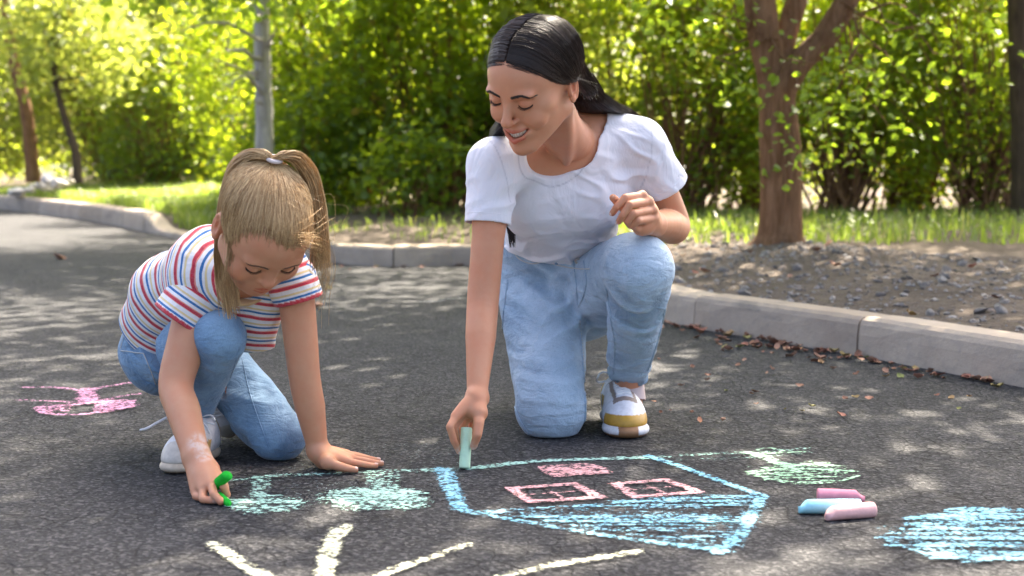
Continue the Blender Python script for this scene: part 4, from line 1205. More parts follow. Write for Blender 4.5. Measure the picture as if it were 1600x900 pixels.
hsheet = []
for side in (-1, 1):
    ys = np.r_[np.linspace(-.0770, -.06, 9), np.linspace(-.05, .098, 18)]
    g = np.stack([hair_path(y, side, .075, .02) for y in ys])
    for k_, y_ in enumerate(ys):
        w_ = np.clip((-.040-y_)/.035, 0, 1)
        if w_ > 0: g[k_] = g[k_]*(1-w_)+WH.loc(lay_on(f_body_w, WH.w(g[k_]), np.full(15, .0004+.004*(1-w_)), wHead))*w_
    hsheet.append(g)
vs, qs, b = [], [], 0
for g in hsheet:
    n0, n1 = g.shape[:2]; vs.append(WH.w(g.reshape(-1, 3)))
    i = np.arange(n0-1)[:, None]*n1+np.arange(n1-1)[None, :]; qs.append(np.stack([i, i+1, i+n1+1, i+n1], -1).reshape(-1, 4)+b); b += n0*n1
hair = bpy.data.objects.new('hair', None); link(hair, woman)
ob('hair_base', mesh_np('hair_base', np.concatenate(vs), np.concatenate(qs)), HAIR_W, hair)
lines = []
def jit(): return np.clip(rh.normal(0, 1, 3), -1.5, 1.5)
def tail_left(i):   # over the back of the image-right shoulder
    j = jit()
    return [H(912+9*j[0], 124+7*j[1], 3.09+.014*j[2]), H(926+12*j[0], 152+6*j[1], 3.15+.018*j[2]), H(952+13*j[0], 170+5*j[1], 3.25+.015*j[2]), H(985+10*j[0], 186+4*j[1], 3.36+.01*j[2]), H(990+12*j[0], 235+10*j[1], 3.42), H(975+12*j[0], 300+14*j[1], 3.47)]
def tail_back(i):
    j = jit()
    return [H(904+10*j[0], 122+7*j[1], 3.10+.014*j[2]), H(914+12*j[0], 160+6*j[1], 3.17+.016*j[2]), H(938+12*j[0], 195, 3.33), H(945+14*j[0], 280, 3.47)]
def tail_right(i):  # behind the image-left shoulder, its end shows under the sleeve
    j = jit()
    return [H(802+7*j[0], 178+5*j[1], 3.06+.01*j[2]), H(782+7*j[0], 202+5*j[1], 3.12), H(772+6*j[0], 222+4*j[1], 3.19), H(780+6*j[0], 280, 3.28), H(795+4*j[0], 340+3*j[1], 3.28), H(801+3*j[0], 378+6*j[1], 3.27)]
for i in range(3000):
    side = 1 if rh.random() < .60 else -1
    y0 = -.0770+.172*rh.random()**1.2
    P = hair_path(y0, side, .088+rh.uniform(0, .016), .02+rh.normal(0, .006), 11)
    tt = np.linspace(0, 1, 11)[:, None]; P = P+rh.normal(0, .0009, (1, 3))+np.sin(tt*rh.uniform(3, 9)+rh.uniform(0, 6))*rh.normal(0, .0007, (1, 3))
    Wp = WH.w(P)
    w_ = np.clip((-.040-y0)/.035, 0, 1)
    if w_ > 0: Wp = Wp*(1-w_)+lay_on(f_body_w, Wp, np.full(11, .0010+.006*(1-w_)+rh.uniform(0, .0012)), wHead)*w_
    end = WH.w(np.array([[side*.060, .088, -.055]])+rh.normal(0, .006, (1, 3)))
    tl = tail_left(i) if side > 0 and rh.random() < .75 else (tail_back(i) if side > 0 or rh.random() < .5 else tail_right(i))
    tail = spline(np.concatenate([Wp[-2:], end, np.array(tl)]), 17)[3:]
    tail = tail[:rh.integers(11, 15)]
    lines.append(np.concatenate([Wp, tail]))
me = strands_mesh(lines, .0009, .0003); ob('hair_strands', me, HAIR_W, hair)
# fine hairs along the forehead line
lines = []
for i in range(420):
    y0 = -.0772+rh.uniform(-.003, .006); side = rh.choice([-1, 1]); P = hair_path(y0, side, .05, .0, 30)
    k0 = rh.integers(0, 20); Q = P[k0:k0+7].copy(); Q[:, 2] -= np.linspace(0, 1, 7)*rh.uniform(-.001, .005); Q[:, 1] -= .0008
    lines.append(lay_on(f_body_w, WH.w(Q), np.full(len(Q), .0006), wHead))
ob('hairline', strands_mesh(lines, .0004, .0002), HAIR_W, hair)
# a few loose hairs
lines = []
for i in range(90):
    y0 = rh.uniform(-.08, .09); side = rh.choice([-1, 1]); P = hair_path(y0, side, .10+rh.uniform(0, .03), .02+rh.uniform(0, .04), 24); lines.append(WH.w(P+rh.normal(0, .003, (1, 3))))
ob('loose_hair', strands_mesh(lines, .0003, .0002), HAIR_W, hair)
# ================================================================ GIRL
SK_G = skin_mat('skin_girl', (.58, .275, .152), (.63, .325, .19))
HAIR_G = hair_mat('hair_blond_brown', (.30, .165, .065), (.72, .50, .25), .42)
BROW_G = hair_mat('brow_brown', (.09, .05, .03), (.14, .08, .05), .5)
gHead = H(408, 359, 2.70)
gM = view_rot(np.array([[0.9237, -0.2122, 0.319], [0.383, 0.5349, -0.7531], [-0.0108, 0.8178, 0.5754]]), gHead)
gS = 1.10
gPel, gMid, gChe, gNeb = H(252, 540, 3.15), H(282, 468, 3.06), H(342, 424, 2.95), H(385, 424, 2.86)
gSR, gER, gWR = H(316, 444, 2.90), H(275, 600, 2.82), H(306, 712, 2.695)
gSL, gEL, gWL = H(460, 434, 2.87), H(476, 590, 2.88), H(497, 704, 2.90)
gHR, gKR, gAR = H(262, 548, 3.10), H(343, 528, 2.86), H(298, 652, 3.02)
gHL, gKL, gAL = H(305, 535, 3.16), H(436, 680, 3.0), H(372, 640, 3.24)
gAL[2] = .06
gu = nrm(gSL-gSR)
f = Field(V(-.92, 2.50, -.01), V(-.18, 3.32, .64), .0022)
ghw = lambda p: gHead+gS*(gM@np.array(p, float))
def gtorso(f, g=0., k=.03):
    f.loft(gPel, gMid, gu, (.090+g, .076+g), (.080+g, .068+g), k)
    f.loft(gMid, gChe, gu, (.080+g, .068+g), (.086+g, .068+g), k+.02)
    f.loft(gChe, gNeb+V(0, .02, -.01), gu, (.090+g, .070+g), (.070+g, .050+g), k+.02)
    f.chain([gSR, gNeb+V(0, .03, .0), gSL], [.036+g, .044+g, .034+g], k+.02)
gtorso(f, -.008)
f.chain([ghw((0, .028, -.035)), gNeb], [.046, .046], .02)
GH = Head(f, gHead, gM, gS, True, False)
f.chain([gSR, gSR*.45+gER*.55, gER, gER*.6+gWR*.4, gWR], [.043, .040, .0345, .0335, .0255], .03)
f.chain([gSL, gSL*.45+gEL*.55, gEL, gEL*.6+gWL*.4, gWL], [.038, .035, .032, .031, .0205], .03)
kn = [H(340, 748, 2.635), H(330, 757, 2.618), H(317, 763, 2.620), H(306, 767, 2.635)]
fgR = [[H(350, 761, 2.612), H(355, 773, 2.617), H(354, 780, 2.633)],
       [H(334, 772, 2.588), H(345, 784, 2.577), H(352, 790, 2.592)],
       [H(317, 780, 2.595), H(327, 791, 2.588), H(338, 794, 2.588)],
       [H(306, 781, 2.622), H(313, 789, 2.610), H(322, 792, 2.605)]]
thR = [H(330, 735, 2.672), H(345, 748, 2.660), H(351, 762, 2.650), H(353, 775, 2.645)]
lift = lambda P: [V(p[0], p[1], max(p[2], .0085)) for p in P]
fgR = [lift(x) for x in fgR]
add_hand(f, gWR, kn, fgR, thR, .0074, .026, .014, .0115)
knl = [G(543, 721, .018), G(548, 716.5, .020), G(546, 712.5, .019), G(540, 709.5, .017)]
fgL = [[G(560, 724, .015), G(574, 726.5, .011), G(587, 728, .007)], [G(566, 719, .016), G(581, 722, .012), G(596, 724.5, .007)],
       [G(563, 714, .016), G(578, 717, .012), G(591, 719.5, .007)], [G(555, 711, .014), G(566, 713.5, .010), G(577, 716, .007)]]
thL = [G(512, 722, .024), G(526, 727.5, .018), G(541, 731.5, .012), G(555, 734, .0075)]
add_hand(f, gWL, knl, fgL, thL, .0070, .021, .013, .0115)
f.chain([gWL, G(505, 722, .016)], [.020, .015], .015)
f.chain([gHR, gKR, gAR], [.042, .034, .026], .012); f.chain([gHL, gKL, gAL], [.042, .032, .022], .012)
f.chain([gAR, gAR+V(-.005, .01, -.05)], [.028, .028], .01)
kEC, kER = V(0, .014, .034), V(.074, .088, .080)
def on_cap(p, o):
    d = (p-kEC)/kER; d = d/np.linalg.norm(d, axis=-1, keepdims=True); o = np.asarray(o)+.15*np.clip((-d[..., 1]-.4)/.5, 0, 1)*np.clip(1.4-d[..., 2], 0, 1)
    return kEC+kER*d*(1+o[..., None])
tie = on_cap(V(0, .060, .11), np.array(.13))
half = [V(0, -.082, .068), V(.022, -.080, .067), V(.042, -.070, .059), V(.056, -.051, .036), V(.063, -.034, .012), V(.066, -.018, .0), V(.070, -.002, .012), V(.073, .016, .030), V(.073, .036, .005), V(.064, .062, -.030), V(.035, .088, -.045), V(0, .096, -.048)]
hl = np.array(half+[p*V(-1, 1, 1) for p in half[-2:0:-1]]); hl = spline(np.concatenate([hl, hl[:1]]), 400)
_w = np.clip(-hl[:, 0]/.03, 0, 1)*np.clip((-.03-hl[:, 1])/.03, 0, 1); hl = hl+_w[:, None]*V(0, .010, .012)
def g_roots(v, col):
    "scalp takes the hair colour behind the hairline"
    q = GH.loc(v); sel = np.nonzero((np.abs(q) < .14).all(1) & (q[:, 2] > -.05))[0]; p = q[sel]; col = col.copy()
    fr = hl[(hl[:, 1] < .02)]; D = np.full(len(p), 9.); sg = np.zeros(len(p))
    for h_ in fr[::2]:
        d = np.linalg.norm(p-h_, axis=1); m_ = d < D; D[m_] = d[m_]; sg[m_] = ((p[m_]-h_)@(tie-h_))
    w = np.clip(np.where(sg > 0, D, -D)/.010+.4, 0, 1)*np.clip((.03-p[:, 1])/.02, 0, 1); col[sel] = col[sel]*(1-w[:, None])+np.array([.52, .56, .52])*w[:, None]; return col
v, q = f.mesh(); me = mesh_np('body', v, q); attr_c(me, 'tint', hand_tint(v, g_roots(v, GH.tint(v)), [x[-1] for x in fgR+fgL]+[x[-2] for x in fgR+fgL]+kn+knl, .011)); attr_f(me, 'dust', dust_of(v, [(H(313, 692, 2.69), .03), (H(318, 715, 2.67), .02), (fgR[1][2], .016), (fgR[2][2], .014), (thR[3], .016)]))
girl = ob('person', me, SK_G)
tag(girl, 'crouching fair-haired child in striped T-shirt and blue jeans holding green chalk', 'person')
f_body_g = f
GH.extras(girl, BROW_G, M_LASH)
thin_mesh(girl, v, [(GH.w(V(0, -.045, -.02)), .09), (kn[1], .065), (knl[1], .07)], .38)
NAIL_G = plain('nail_child', (.66, .44, .37), .35, .4)
nails(girl, [nail_on(thL[3], thL[2], V(0, -.35, 1), .0085, .0095), nail_on(fgL[0][2], fgL[0][1], V(0, -.2, 1), .007, .008), nail_on(fgL[1][2], fgL[1][1], V(0, -.2, 1), .007, .008), nail_on(fgL[2][2], fgL[2][1], V(0, -.2, 1), .007, .008),
             nail_on(fgR[1][2], fgR[1][1], V(.5, -1, .3), .007, .008), nail_on(fgR[2][2], fgR[2][1], V(.5, -1, .3), .007, .008)], NAIL_G)

# ---- striped T-shirt: bands follow a running length stored on the cloth
def stripe_mat():
    m = NM('striped_cotton'); co = m.coord()
    t = m.math('FRACT', m.math('ADD', m.attr('band'), m.math('MULTIPLY', m.math('SUBTRACT', m.noise(co, 55, 2), .5), .035)))
    wh, rd, bl, yl, sa = (.78, .76, .76), (.50, .030, .055), (.025, .15, .38), (.74, .58, .30), (.74, .27, .21)
    c = m.ramp(t, [(0, rd), (.13, sa), (.19, wh), (.36, bl), (.49, wh), (.60, yl), (.72, wh), (.94, sa), (.97, rd)], 'CONSTANT')
    c = m.mix(m.attr('rim'), c, (.52, .04, .055))
    c = m.mix(m.attr('collar'), c, (.66, .45, .22))
    c = m.mix(m.ramp(m.noise(co, 300, 2), [(.4, 0), (.7, .18)]), c, (.45, .42, .42))
    m.set(Base_Color=c, Roughness=.9); m.b.inputs['Specular IOR Level'].default_value = .12; m.b.inputs['Sheen Weight'].default_value = .2
    m.set(Normal=m.bump(m.noise(co, 700, 2), .2, .0006, m.bump(m.noise(co, 22, 4, .5, .9), .4, .012)))
    return m.m
STRIPE = stripe_mat(); PER = .040
f = Field(V(-.90, 2.68, .16), V(-.26, 3.33, .54), .0034)
gtorso(f, .012, .04)
f.ell(gPel*.55+gMid*.45+V(-.006, .01, .008), (.092, .085, .080), None, .04)
f.ell(gMid+V(-.012, .03, .026), (.082, .085, .058), None, .05)
def folds_g(x, y, z):
    p = np.stack([x, y, z], 1)
    d1 = np.exp(-(np.linalg.norm(p-(gMid+V(.02, -.08, -.02)), axis=1)/.10)**2)
    d2 = np.exp(-(np.linalg.norm(p-gSR, axis=1)/.08)**2)+np.exp(-(np.linalg.norm(p-gSL, axis=1)/.07)**2)
    return .0060*sn(x*1.2, y*.7, z*1.3, 38, 61)*(.5+d1)+.0035*sn(x, y, z*.5, 70, 62)*(.3+d2)+.0012*sn(x, y, z, 120, 63)
f.disp(folds_g)
# collar opening and hem
f.chain([ghw((0, .02, -.03)), gNeb+V(0, -.005, -.0)], [.052, .056], .003, 'sub')
f.ell(H(386, 444, 2.815), (.055, .075, .045), None, .003, 'sub')
hemn = nrm(gPel-gMid+V(-.02, .03, -.02)); f.cut(gPel*.72+gMid*.28, hemn, k=.004)
f.chain([gPel, gMid], [.088, .076], .003, 'sub')
v, q = f.mesh(); me = mesh_np('t_shirt', v, q)
ax = nrm(gChe-gMid)
def band_of(v):
    spn = [gPel+(gPel-gMid)*.8, gPel, gMid, gChe, gChe+nrm(gNeb-gChe)*.3]; acc = 0; best = np.full(len(v), 9.); s_ = np.zeros(len(v))
    # smooth: weighted mix of the running lengths on each spine piece
    num = 0; den = 0
    for a, b in zip(spn[:-1], spn[1:]):
        L = np.linalg.norm(b-a); t = ((v-a)@(b-a))/L; tc = np.clip(t, 0, L); d = np.linalg.norm(v-a-np.outer(tc/L, b-a), axis=1)
        w = np.exp(-(d/.03)**2*.35)+1e-9; num = num+w*(acc+t); den = den+w; acc += L
    return num/den
attr_f(me, 'band', band_of(v)/PER)
attr_f(me, 'rim', np.zeros(len(v)))
dcol = np.abs(((v-H(386, 444, 2.815))/V(.055, .075, .045)))
dc = np.linalg.norm((v-H(386, 444, 2.815))/V(.055, .075, .045), axis=1)-1
dn = np.full(len(v), 9.); a_, b_ = ghw((0, .02, -.03)), gNeb+V(0, -.005, 0)
t_ = np.clip(((v-a_)@(b_-a_))/((b_-a_)@(b_-a_)), 0, 1); dn = np.linalg.norm(v-a_-np.outer(t_, b_-a_), axis=1)-(.052+.004*t_)
attr_f(me, 'collar', ((dc < .17) | (dn < .008)).astype(float))
gshirt = ob('t_shirt', me, STRIPE, girl)
# hanging front of the shirt between knee and arm
f = Field(V(-.62, 2.78, .20), V(-.34, 3.10, .45), .0024)
f.loft(H(396, 462, 2.90), H(396, 548, 2.955), V(1, .25, 0), (.062, .034), (.036, .020), .02)
f.loft(H(425, 458, 2.885), H(402, 530, 2.94), V(1, .1, 0), (.035, .025), (.022, .018), .03)
f.disp(lambda x, y, z: .0045*sn(x*1.6, y, z*.45, 60, 64)+.002*sn(x, y, z, 110, 65))
hz = H(396, 547, 2.955); f.cut(hz, V(.1, .1, -1)); f.loft(H(396, 515, 2.95), hz+V(0, .005, -.05), V(1, .25, 0), (.032, .015), (.034, .017), .003, 'sub')
v, q = f.mesh(); me = mesh_np('shirt_front', v, q); attr_f(me, 'band', (v[:, 2]+.12*v[:, 0]+.004*sn(v[:, 0], v[:, 1], v[:, 2], 60, 66))/PER*1.25+.1)
attr_f(me, 'rim', np.zeros(len(v))); attr_f(me, 'collar', np.zeros(len(v))); ob('shirt_front', me, STRIPE, gshirt)
# sleeves
for nm, sh, en, cutn, r0, r1, sd in (('R', gSR+V(.012, .0, .012), H(281, 503, 2.875), None, .057, .060, 67), ('L', gSL+V(-.012, .0, .01), H(468, 470, 2.865), None, .051, .043, 68)):
    n_ = nrm(H(280-58, 494+82, 2.86)-H(280, 494, 2.88)) if nm == 'R' else nrm(H(468+22, 470+76, 2.87)-H(468, 470, 2.865))
    f = Field(np.minimum(sh, en)-.10, np.maximum(sh, en)+.10, .0029)
    dd = nrm(en-sh); f.chain([sh-dd*.006, sh*.5+en*.5, en+dd*.05], [r0*.92, r0*1.06, r1*1.04], .03)
    f.disp(lambda x, y, z: .0035*sn(x, y, z*.8, 48, sd)+.0015*sn(x, y, z, 110, sd+5))
    f.cut(en, n_); f.chain([sh+dd*.02, en+dd*.06], [r0*.75, r1*.96], .003, 'sub')
    v, q = f.mesh(); me = mesh_np('sleeve', v, q)
    t_ = (v-en)@n_; attr_f(me, 'band', -t_/PER*1.12+.07); attr_f(me, 'rim', (t_ > -.0085).astype(float)); attr_f(me, 'collar', np.zeros(len(v)))
    ob('sleeve', me, STRIPE, gshirt)

# ---- jeans
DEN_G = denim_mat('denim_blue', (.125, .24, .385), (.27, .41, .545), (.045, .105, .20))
f = Field(V(-.96, 2.74, -.004), V(-.38, 3.42, .42), .0036)
f.ell(gPel+V(.008, .02, -.02), (.092, .095, .088), None, .03)
f.loft(gPel+V(0, 0, -.02), gPel*.65+gMid*.35, gu, (.094, .082), (.090, .078), .03)
f.chain([gHR+V(-.01, .02, -.005), gHR*.5+gKR*.5, gKR, gKR*.5+gAR*.5, gAR+V(.004, 0, .012)], [.078, .067, .051, .046, .039], .03)
f.chain([gHL, gHL*.45+gKL*.55, gKL, gKL*.5+gAL*.5, gAL], [.078, .064, .054, .050, .042], .025)
f.ell(gKR+V(0, -.006, .004), (.052, .048, .05), None, .02); f.ell(gKL+V(.0, -.01, -.003), (.056, .046, .05), None, .02)
def folds_gj(x, y, z):
    p = np.stack([x, y, z], 1)
    g1 = np.exp(-(np.linalg.norm(p-(gHR+V(.02, -.03, .02)), axis=1)/.09)**2); g2 = np.exp(-(np.linalg.norm(p-(gKL+V(-.05, .08, .06)), axis=1)/.10)**2)
    cr = lambda u, v, w, f_, sd: np.clip(1-np.abs(sn(u, v, w, f_, sd))*2.6, -.15, 1)
    g3 = np.exp(-(np.linalg.norm(p-(gAR+V(.01, 0, .06)), axis=1)/.07)**2)
    return .0085*cr(x+z*.3, y*.5, z*.5, 62, 73)*g1+.0075*cr(x*.7+y*.4, y*.3, z, 62, 74)*g2+.005*cr(x*.4, y*.4, z*1.2, 70, 75)*g3+.002*sn(x, y, z, 42, 71)+.001*sn(x, y, z, 95, 72)
f.disp(folds_gj)
f.cut(V(0, 0, .003), V(0, 0, -1))
hd = nrm(gAR-gKR); hpg = gAR+V(.003, -.002, .022); f.cut(hpg, nrm(hd+V(0, .2, -.3)), hpg-.075, hpg+.075); f.chain([hpg-hd*.03, hpg+hd*.03], [.032, .036], .003, 'sub')
wcut = gPel*.60+gMid*.40; f.cut(wcut, nrm(gMid-gPel), wcut-.14, wcut+.14)
f_jg = f
v, q = f.mesh(); me = mesh_np('jeans', v, q)
dk = np.minimum(np.linalg.norm((v-(gKL+V(0, -.04, .015)))/V(.05, .05, .06), axis=1), np.linalg.norm((v-(gKR+V(0, -.03, .02)))/V(.04, .05, .05), axis=1))
fold_wear_shade(me, v, folds_gj); attr_f(me, 'wear', np.clip(1.1-dk, 0, .6))
sg_ = [seam_line([H(x, y, Y) for x, y in L_], 40) for L_, Y in (([(200, 512), (193, 535), (203, 565), (222, 592), (243, 603)], 3.05), ([(378, 560), (392, 620), (420, 700)], 3.0), ([(374, 545), (360, 590), (340, 632)], 2.9))]
dmin = np.full(len(v), 9.)
for pp in np.concatenate(sg_)[::2]: dmin = np.minimum(dmin, ((v-pp)**2).sum(1))
attr_f(me, 'seam', np.clip(1-np.sqrt(dmin)/.006, 0, 1)*.7)
gj = ob('jeans', me, DEN_G, girl)
for L_ in sg_: v, q = tubes([L_], [.0014], 5); ob('seam', mesh_np('seam', v, q), DEN_G, gj)
for L_ in ([(189, 548), (200, 549), (212, 551), (224, 552)], [(188, 545), (197, 512), (206, 498)], [(224, 552), (236, 580), (243, 600)]):
    S_ = seam_line([H(x, y, 3.05) for x, y in L_], 20); v, q = tubes([S_], [.0013], 5); ob('pocket_edge', mesh_np('pocket_edge', v, q), M_STITCH, gj)

# ---- canvas shoes: white with cream toe cap, gold star
def up_g(l):
    x, y, z = l.T; c = np.tile(V(.74, .72, .71), (len(l), 1)); c[(x > .80)] = (.62, .55, .46); c[(x < .16) & (z > .2)] = (.5, .32, .12); return c
def so_g(l):
    x, y, z = l.T; c = np.tile(V(.60, .49, .36), (len(l), 1)); c[z < .02] = (.28, .19, .12); return c
toeG = G(268, 743); heelG = toeG+V(.034, .208, 0)
rt, wg, Lg, gg, Mg = make_shoe(girl, heelG+V(0, 0, .002), toeG+V(0, 0, .002), .8, up_g, so_g, M_LACE, h=.0027)
star = []
for i in range(10):
    a = math.pi/2+i*math.pi/5; rr = .115 if i % 2 == 0 else .048
    star.append((.50+rr*math.cos(a), 0, .20+rr*math.sin(a)))
M_GOLD = plain('gold_foil', (.45, .28, .08), .35, .6)
for sg in (-1, 1):
    pts = np.array([(.50, 0, .20)]+star); pts[:, 1] = sg*.4
    pw = snap(gg, wg(pts*Lg), -Mg[:, 1]*sg, n=300)+Mg[:, 1]*sg*.0012
    ob('star', mesh_np('star', pw, None, [[0, 1+i, 1+(i+1) % 10] for i in range(10)], smooth=False), M_GOLD, rt)
ll = spline([H(262, 652, 2.99), H(246, 660, 2.95), H(230, 669, 2.92), H(219, 672, 2.92)], 12); v, q = tubes([ll], [.0026], 6); ob('loose_lace', mesh_np('loose_lace', v, q), M_LACE, rt)
make_shoe(girl, V(gAL[0]-.045, 3.20, .165), G(366, 700)+V(-.02, .075, .010), .8, up_g, so_g, M_LACE, h=.0038)

# ---- hair: gathered into a high tie, the tail parting to both sides
rg_ = np.random.default_rng(19)
def g_strand(p0, o, n=14, bulge=.015):
    t = np.linspace(0, 1, n)[:, None]; P = p0*(1-t)+tie*t
    oo = o+bulge*np.sin(np.pi*t[:, 0])
    Q = on_cap(P, oo); w = np.clip((t-.88)/.12, 0, 1); return Q*(1-w)+(tie*.97+(Q-tie)*.25)*w
gh = bpy.data.objects.new('hair', None); link(gh, girl)
g0 = np.stack([g_strand(hl[i]*.86+tie*.14, .040, 16) for i in np.linspace(0, 399, 90).astype(int)])
for k in range(len(g0)):
    w_ = np.clip(1-np.arange(16)/9.0, 0, 1)[:, None]; g0[k] = g0[k]*(1-w_)+GH.loc(lay_on(f_body_g, GH.w(g0[k]), .0003+.0006*np.arange(16), gHead))*w_
n0, n1 = g0.shape[:2]; i = np.arange(n0-1)[:, None]*n1+np.arange(n1-1)[None, :]
ob('hair_base', mesh_np('hair_base', GH.w(g0.reshape(-1, 3)), np.stack([i, i+1, i+n1+1, i+n1], -1).reshape(-1, 4)), HAIR_G, gh)
lines = []
for k in range(4200):
    p = hl[rg_.integers(0, 399)]; a = rg_.uniform(0, .5)**1.2; p = p*(1-a)+tie*a
    wp = GH.w(g_strand(p+rg_.normal(0, .0012, 3)+(p-tie)*(rg_.normal(0, .04)+.04*math.sin(p[0]*190+1)*math.sin(p[0]*77)), .050+rg_.uniform(0, .016), 11, .015+rg_.normal(0, .004))+rg_.normal(0, .0006, (11, 3)))
    if a < .3:
        w_ = np.clip(1-np.arange(11)/6.0-a*2, 0, 1)[:, None]; wp = wp*(1-w_)+lay_on(f_body_g, wp, .0008+.0011*np.arange(11)+a*.01, gHead)*w_
    lines.append(wp)
ob('hair_strands', strands_mesh(lines, .0004, .0008), HAIR_G, gh)
tw = GH.w(tie)
lines = []
for k in range(1500):
    j = rg_.normal(0, 1, 4); j = np.clip(j, -1.8, 1.8)
    if rg_.random() < .47:
        L_ = [tw+rg_.normal(0, .003, 3), H(414+4*j[0], 243+3*j[1], 2.655+.008*j[2]), H(394+5*j[0], 242+5*j[1], 2.68+.01*j[2]), H(370+5*j[0]+4*j[3], 266+6*j[1], 2.71+.01*j[2]), H(354+5*j[0]+3*j[3], 320+5*j[1], 2.74+.012*j[2]), H(347+7*j[0], 385, 2.76+.012*j[2]), H(351+8*j[0], 432+6*j[1], 2.77), H(359+9*j[0], 470+16*j[3], 2.775)]
        m_ = rg_.choice([5, 6, 7, 8, 8])
    else:
        L_ = [tw+rg_.normal(0, .003, 3), H(444+4*j[0], 243+3*j[1], 2.655+.008*j[2]), H(464+5*j[0], 247+5*j[1], 2.68+.01*j[2]), H(483+5*j[0]+3*j[3], 275+6*j[1], 2.71+.01*j[2]), H(496+5*j[0]+3*j[3], 325+5*j[1], 2.73+.012*j[2]), H(502+7*j[0], 372, 2.74+.012*j[2]), H(500+9*j[0], 405+10*j[1], 2.74)]
        m_ = rg_.choice([5, 6, 7, 7])
    lines.append(spline(np.array(L_[:m_]), 17))
ob('ponytail', strands_mesh(lines, .0010, .0005), HAIR_G, gh)
# wind-blown wisps and the fringe lock
lines = []
for k in range(150):
    j = rg_.normal(0, 1, 4)
    w0 = [H(395+12*j[0], 350+8*j[1], 2.60), H(402+8*j[0], 322+6*j[1], 2.60), H(435+10*j[0], 310+6*j[1], 2.60), H(470+12*j[0], 330+9*j[1], 2.61), H(500+14*j[0], 345+14*j[1], 2.64), H(520+18*j[2], 355+20*j[3], 2.68)]
    w1 = [H(430+14*j[0], 372+5*j[1], 2.597), H(452+12*j[0], 366+6*j[1], 2.602), H(480+12*j[0], 352+8*j[1], 2.62), H(500+16*j[0], 338+10*j[1], 2.67)]
    w2 = [H(450+22*j[0], 372+8*j[1], 2.603), H(478+12*j[0], 374+9*j[1], 2.625), H(500+8*j[0], 388+8*j[1], 2.66), H(508+6*j[0], 420+14*j[1], 2.69), H(505+7*j[2], 455+18*j[3], 2.70)]
    w3 = [H(372+8*j[0], 335+10*j[1], 2.64), H(364+6*j[0], 372+8*j[1], 2.632), H(360+5*j[0], 405+6*j[1], 2.64), H(358+7*j[0], 440+10*j[1], 2.67), H(366+8*j[2], 470+12*j[3], 2.71)]
    w4 = [H(400+14*j[0], 366+4*j[1], 2.600), H(381+9*j[0], 368+6*j[1], 2.604), H(366+6*j[0], 382+8*j[1], 2.622), H(361+6*j[0], 405+10*j[1], 2.64)]
    L_ = [w0, w1, w2, w3, w4][rg_.choice(5, p=[.03, .04, .40, .53, 0])]
    P_ = spline(np.array(L_), 26); P_ = P_+np.sin(np.linspace(0, rg_.uniform(4, 12), 26)+rg_.uniform(0, 6))[:, None]*rg_.normal(0, .0016, (1, 3)); lines.append(P_)
ob('wisps', strands_mesh(lines, .00035, .0002), HAIR_G, gh)
# short baby hairs that soften the hairline
lines = []
for k in range(420):
    p = hl[rg_.integers(0, 399)]
    if p[1] > .02: continue
    q0 = on_cap(p*.9+tie*.1, np.array(.05)); dirn = (p-tie)/np.linalg.norm(p-tie)
    q1 = on_cap(p+dirn*rg_.uniform(.0, .014)+rg_.normal(0, .004, 3), np.array(rg_.uniform(.02, .05)))
    lines.append(lay_on(f_body_g, GH.w(spline(np.stack([q0, (q0+q1)/2+rg_.normal(0, .0015, 3), q1]), 8)), np.full(8, .0007), gHead))
ob('baby_hair', strands_mesh(lines, .0004, .0002), HAIR_G, gh)
# elastic
an = np.linspace(0, 2*math.pi, 17); tn = nrm(gM@V(0, .45, .9)); ta = nrm(np.cross(tn, V(1, 0, 0))); tb_ = np.cross(tn, ta)
v, q = tubes([np.array([tw+tn*.004+(ta*math.cos(a)+tb_*math.sin(a))*.0125 for a in an])], [.0042], 8); ob('hair_tie', mesh_np('hair_tie', v, q), plain('elastic', (.62, .55, .52), .8), gh)
# ================================================================ CHALK DRAWINGS
def chalk_mat(name, col, col2=None):
    m = NM(name); co = m.coord()
    # the grain of the asphalt that the chalk skips, spread over 0..1
    st = m.mapping(co, (.75, 1.3, 1)); n3 = m.noise(co, 22, 3, .6)
    g = m.ramp(m.noise(st, 120, 5, .75), [(.32, 0), (.68, 1)]); v_ = m.ramp(m.voro(co, 105), [(.15, 1), (.75, 0)]); n4 = m.ramp(n3, [(.3, 0), (.7, 1)])
    g = m.math('ADD', m.math('ADD', m.math('MULTIPLY', g, .52), m.math('MULTIPLY', v_, .30)), m.math('MULTIPLY', n4, .18))
    a = m.math('SUBTRACT', g, m.math('SUBTRACT', .965, m.math('MULTIPLY', m.attr('cov'), .66)))
    a = m.math('MULTIPLY', a, 5.0, True)
    a = m.math('MULTIPLY', a, .80)
    c = m.mix(m.ramp(n3, [(.35, 0), (.65, 1)]), col, col2 or tuple(min(.9, x*1.12+.03) for x in col))
    m.set(Base_Color=c, Roughness=.95); m.b.inputs['Specular IOR Level'].default_value = .05
    tr = m.node('ShaderNodeBsdfTransparent'); mx = m.node('ShaderNodeMixShader')
    m.l.new(a, mx.inputs[0]); m.l.new(tr.outputs[0], mx.inputs[1]); m.l.new(m.b.outputs[0], mx.inputs[2]); m.l.new(mx.outputs[0], m.out.inputs[0])
    return m.m
CHALK_N = 0
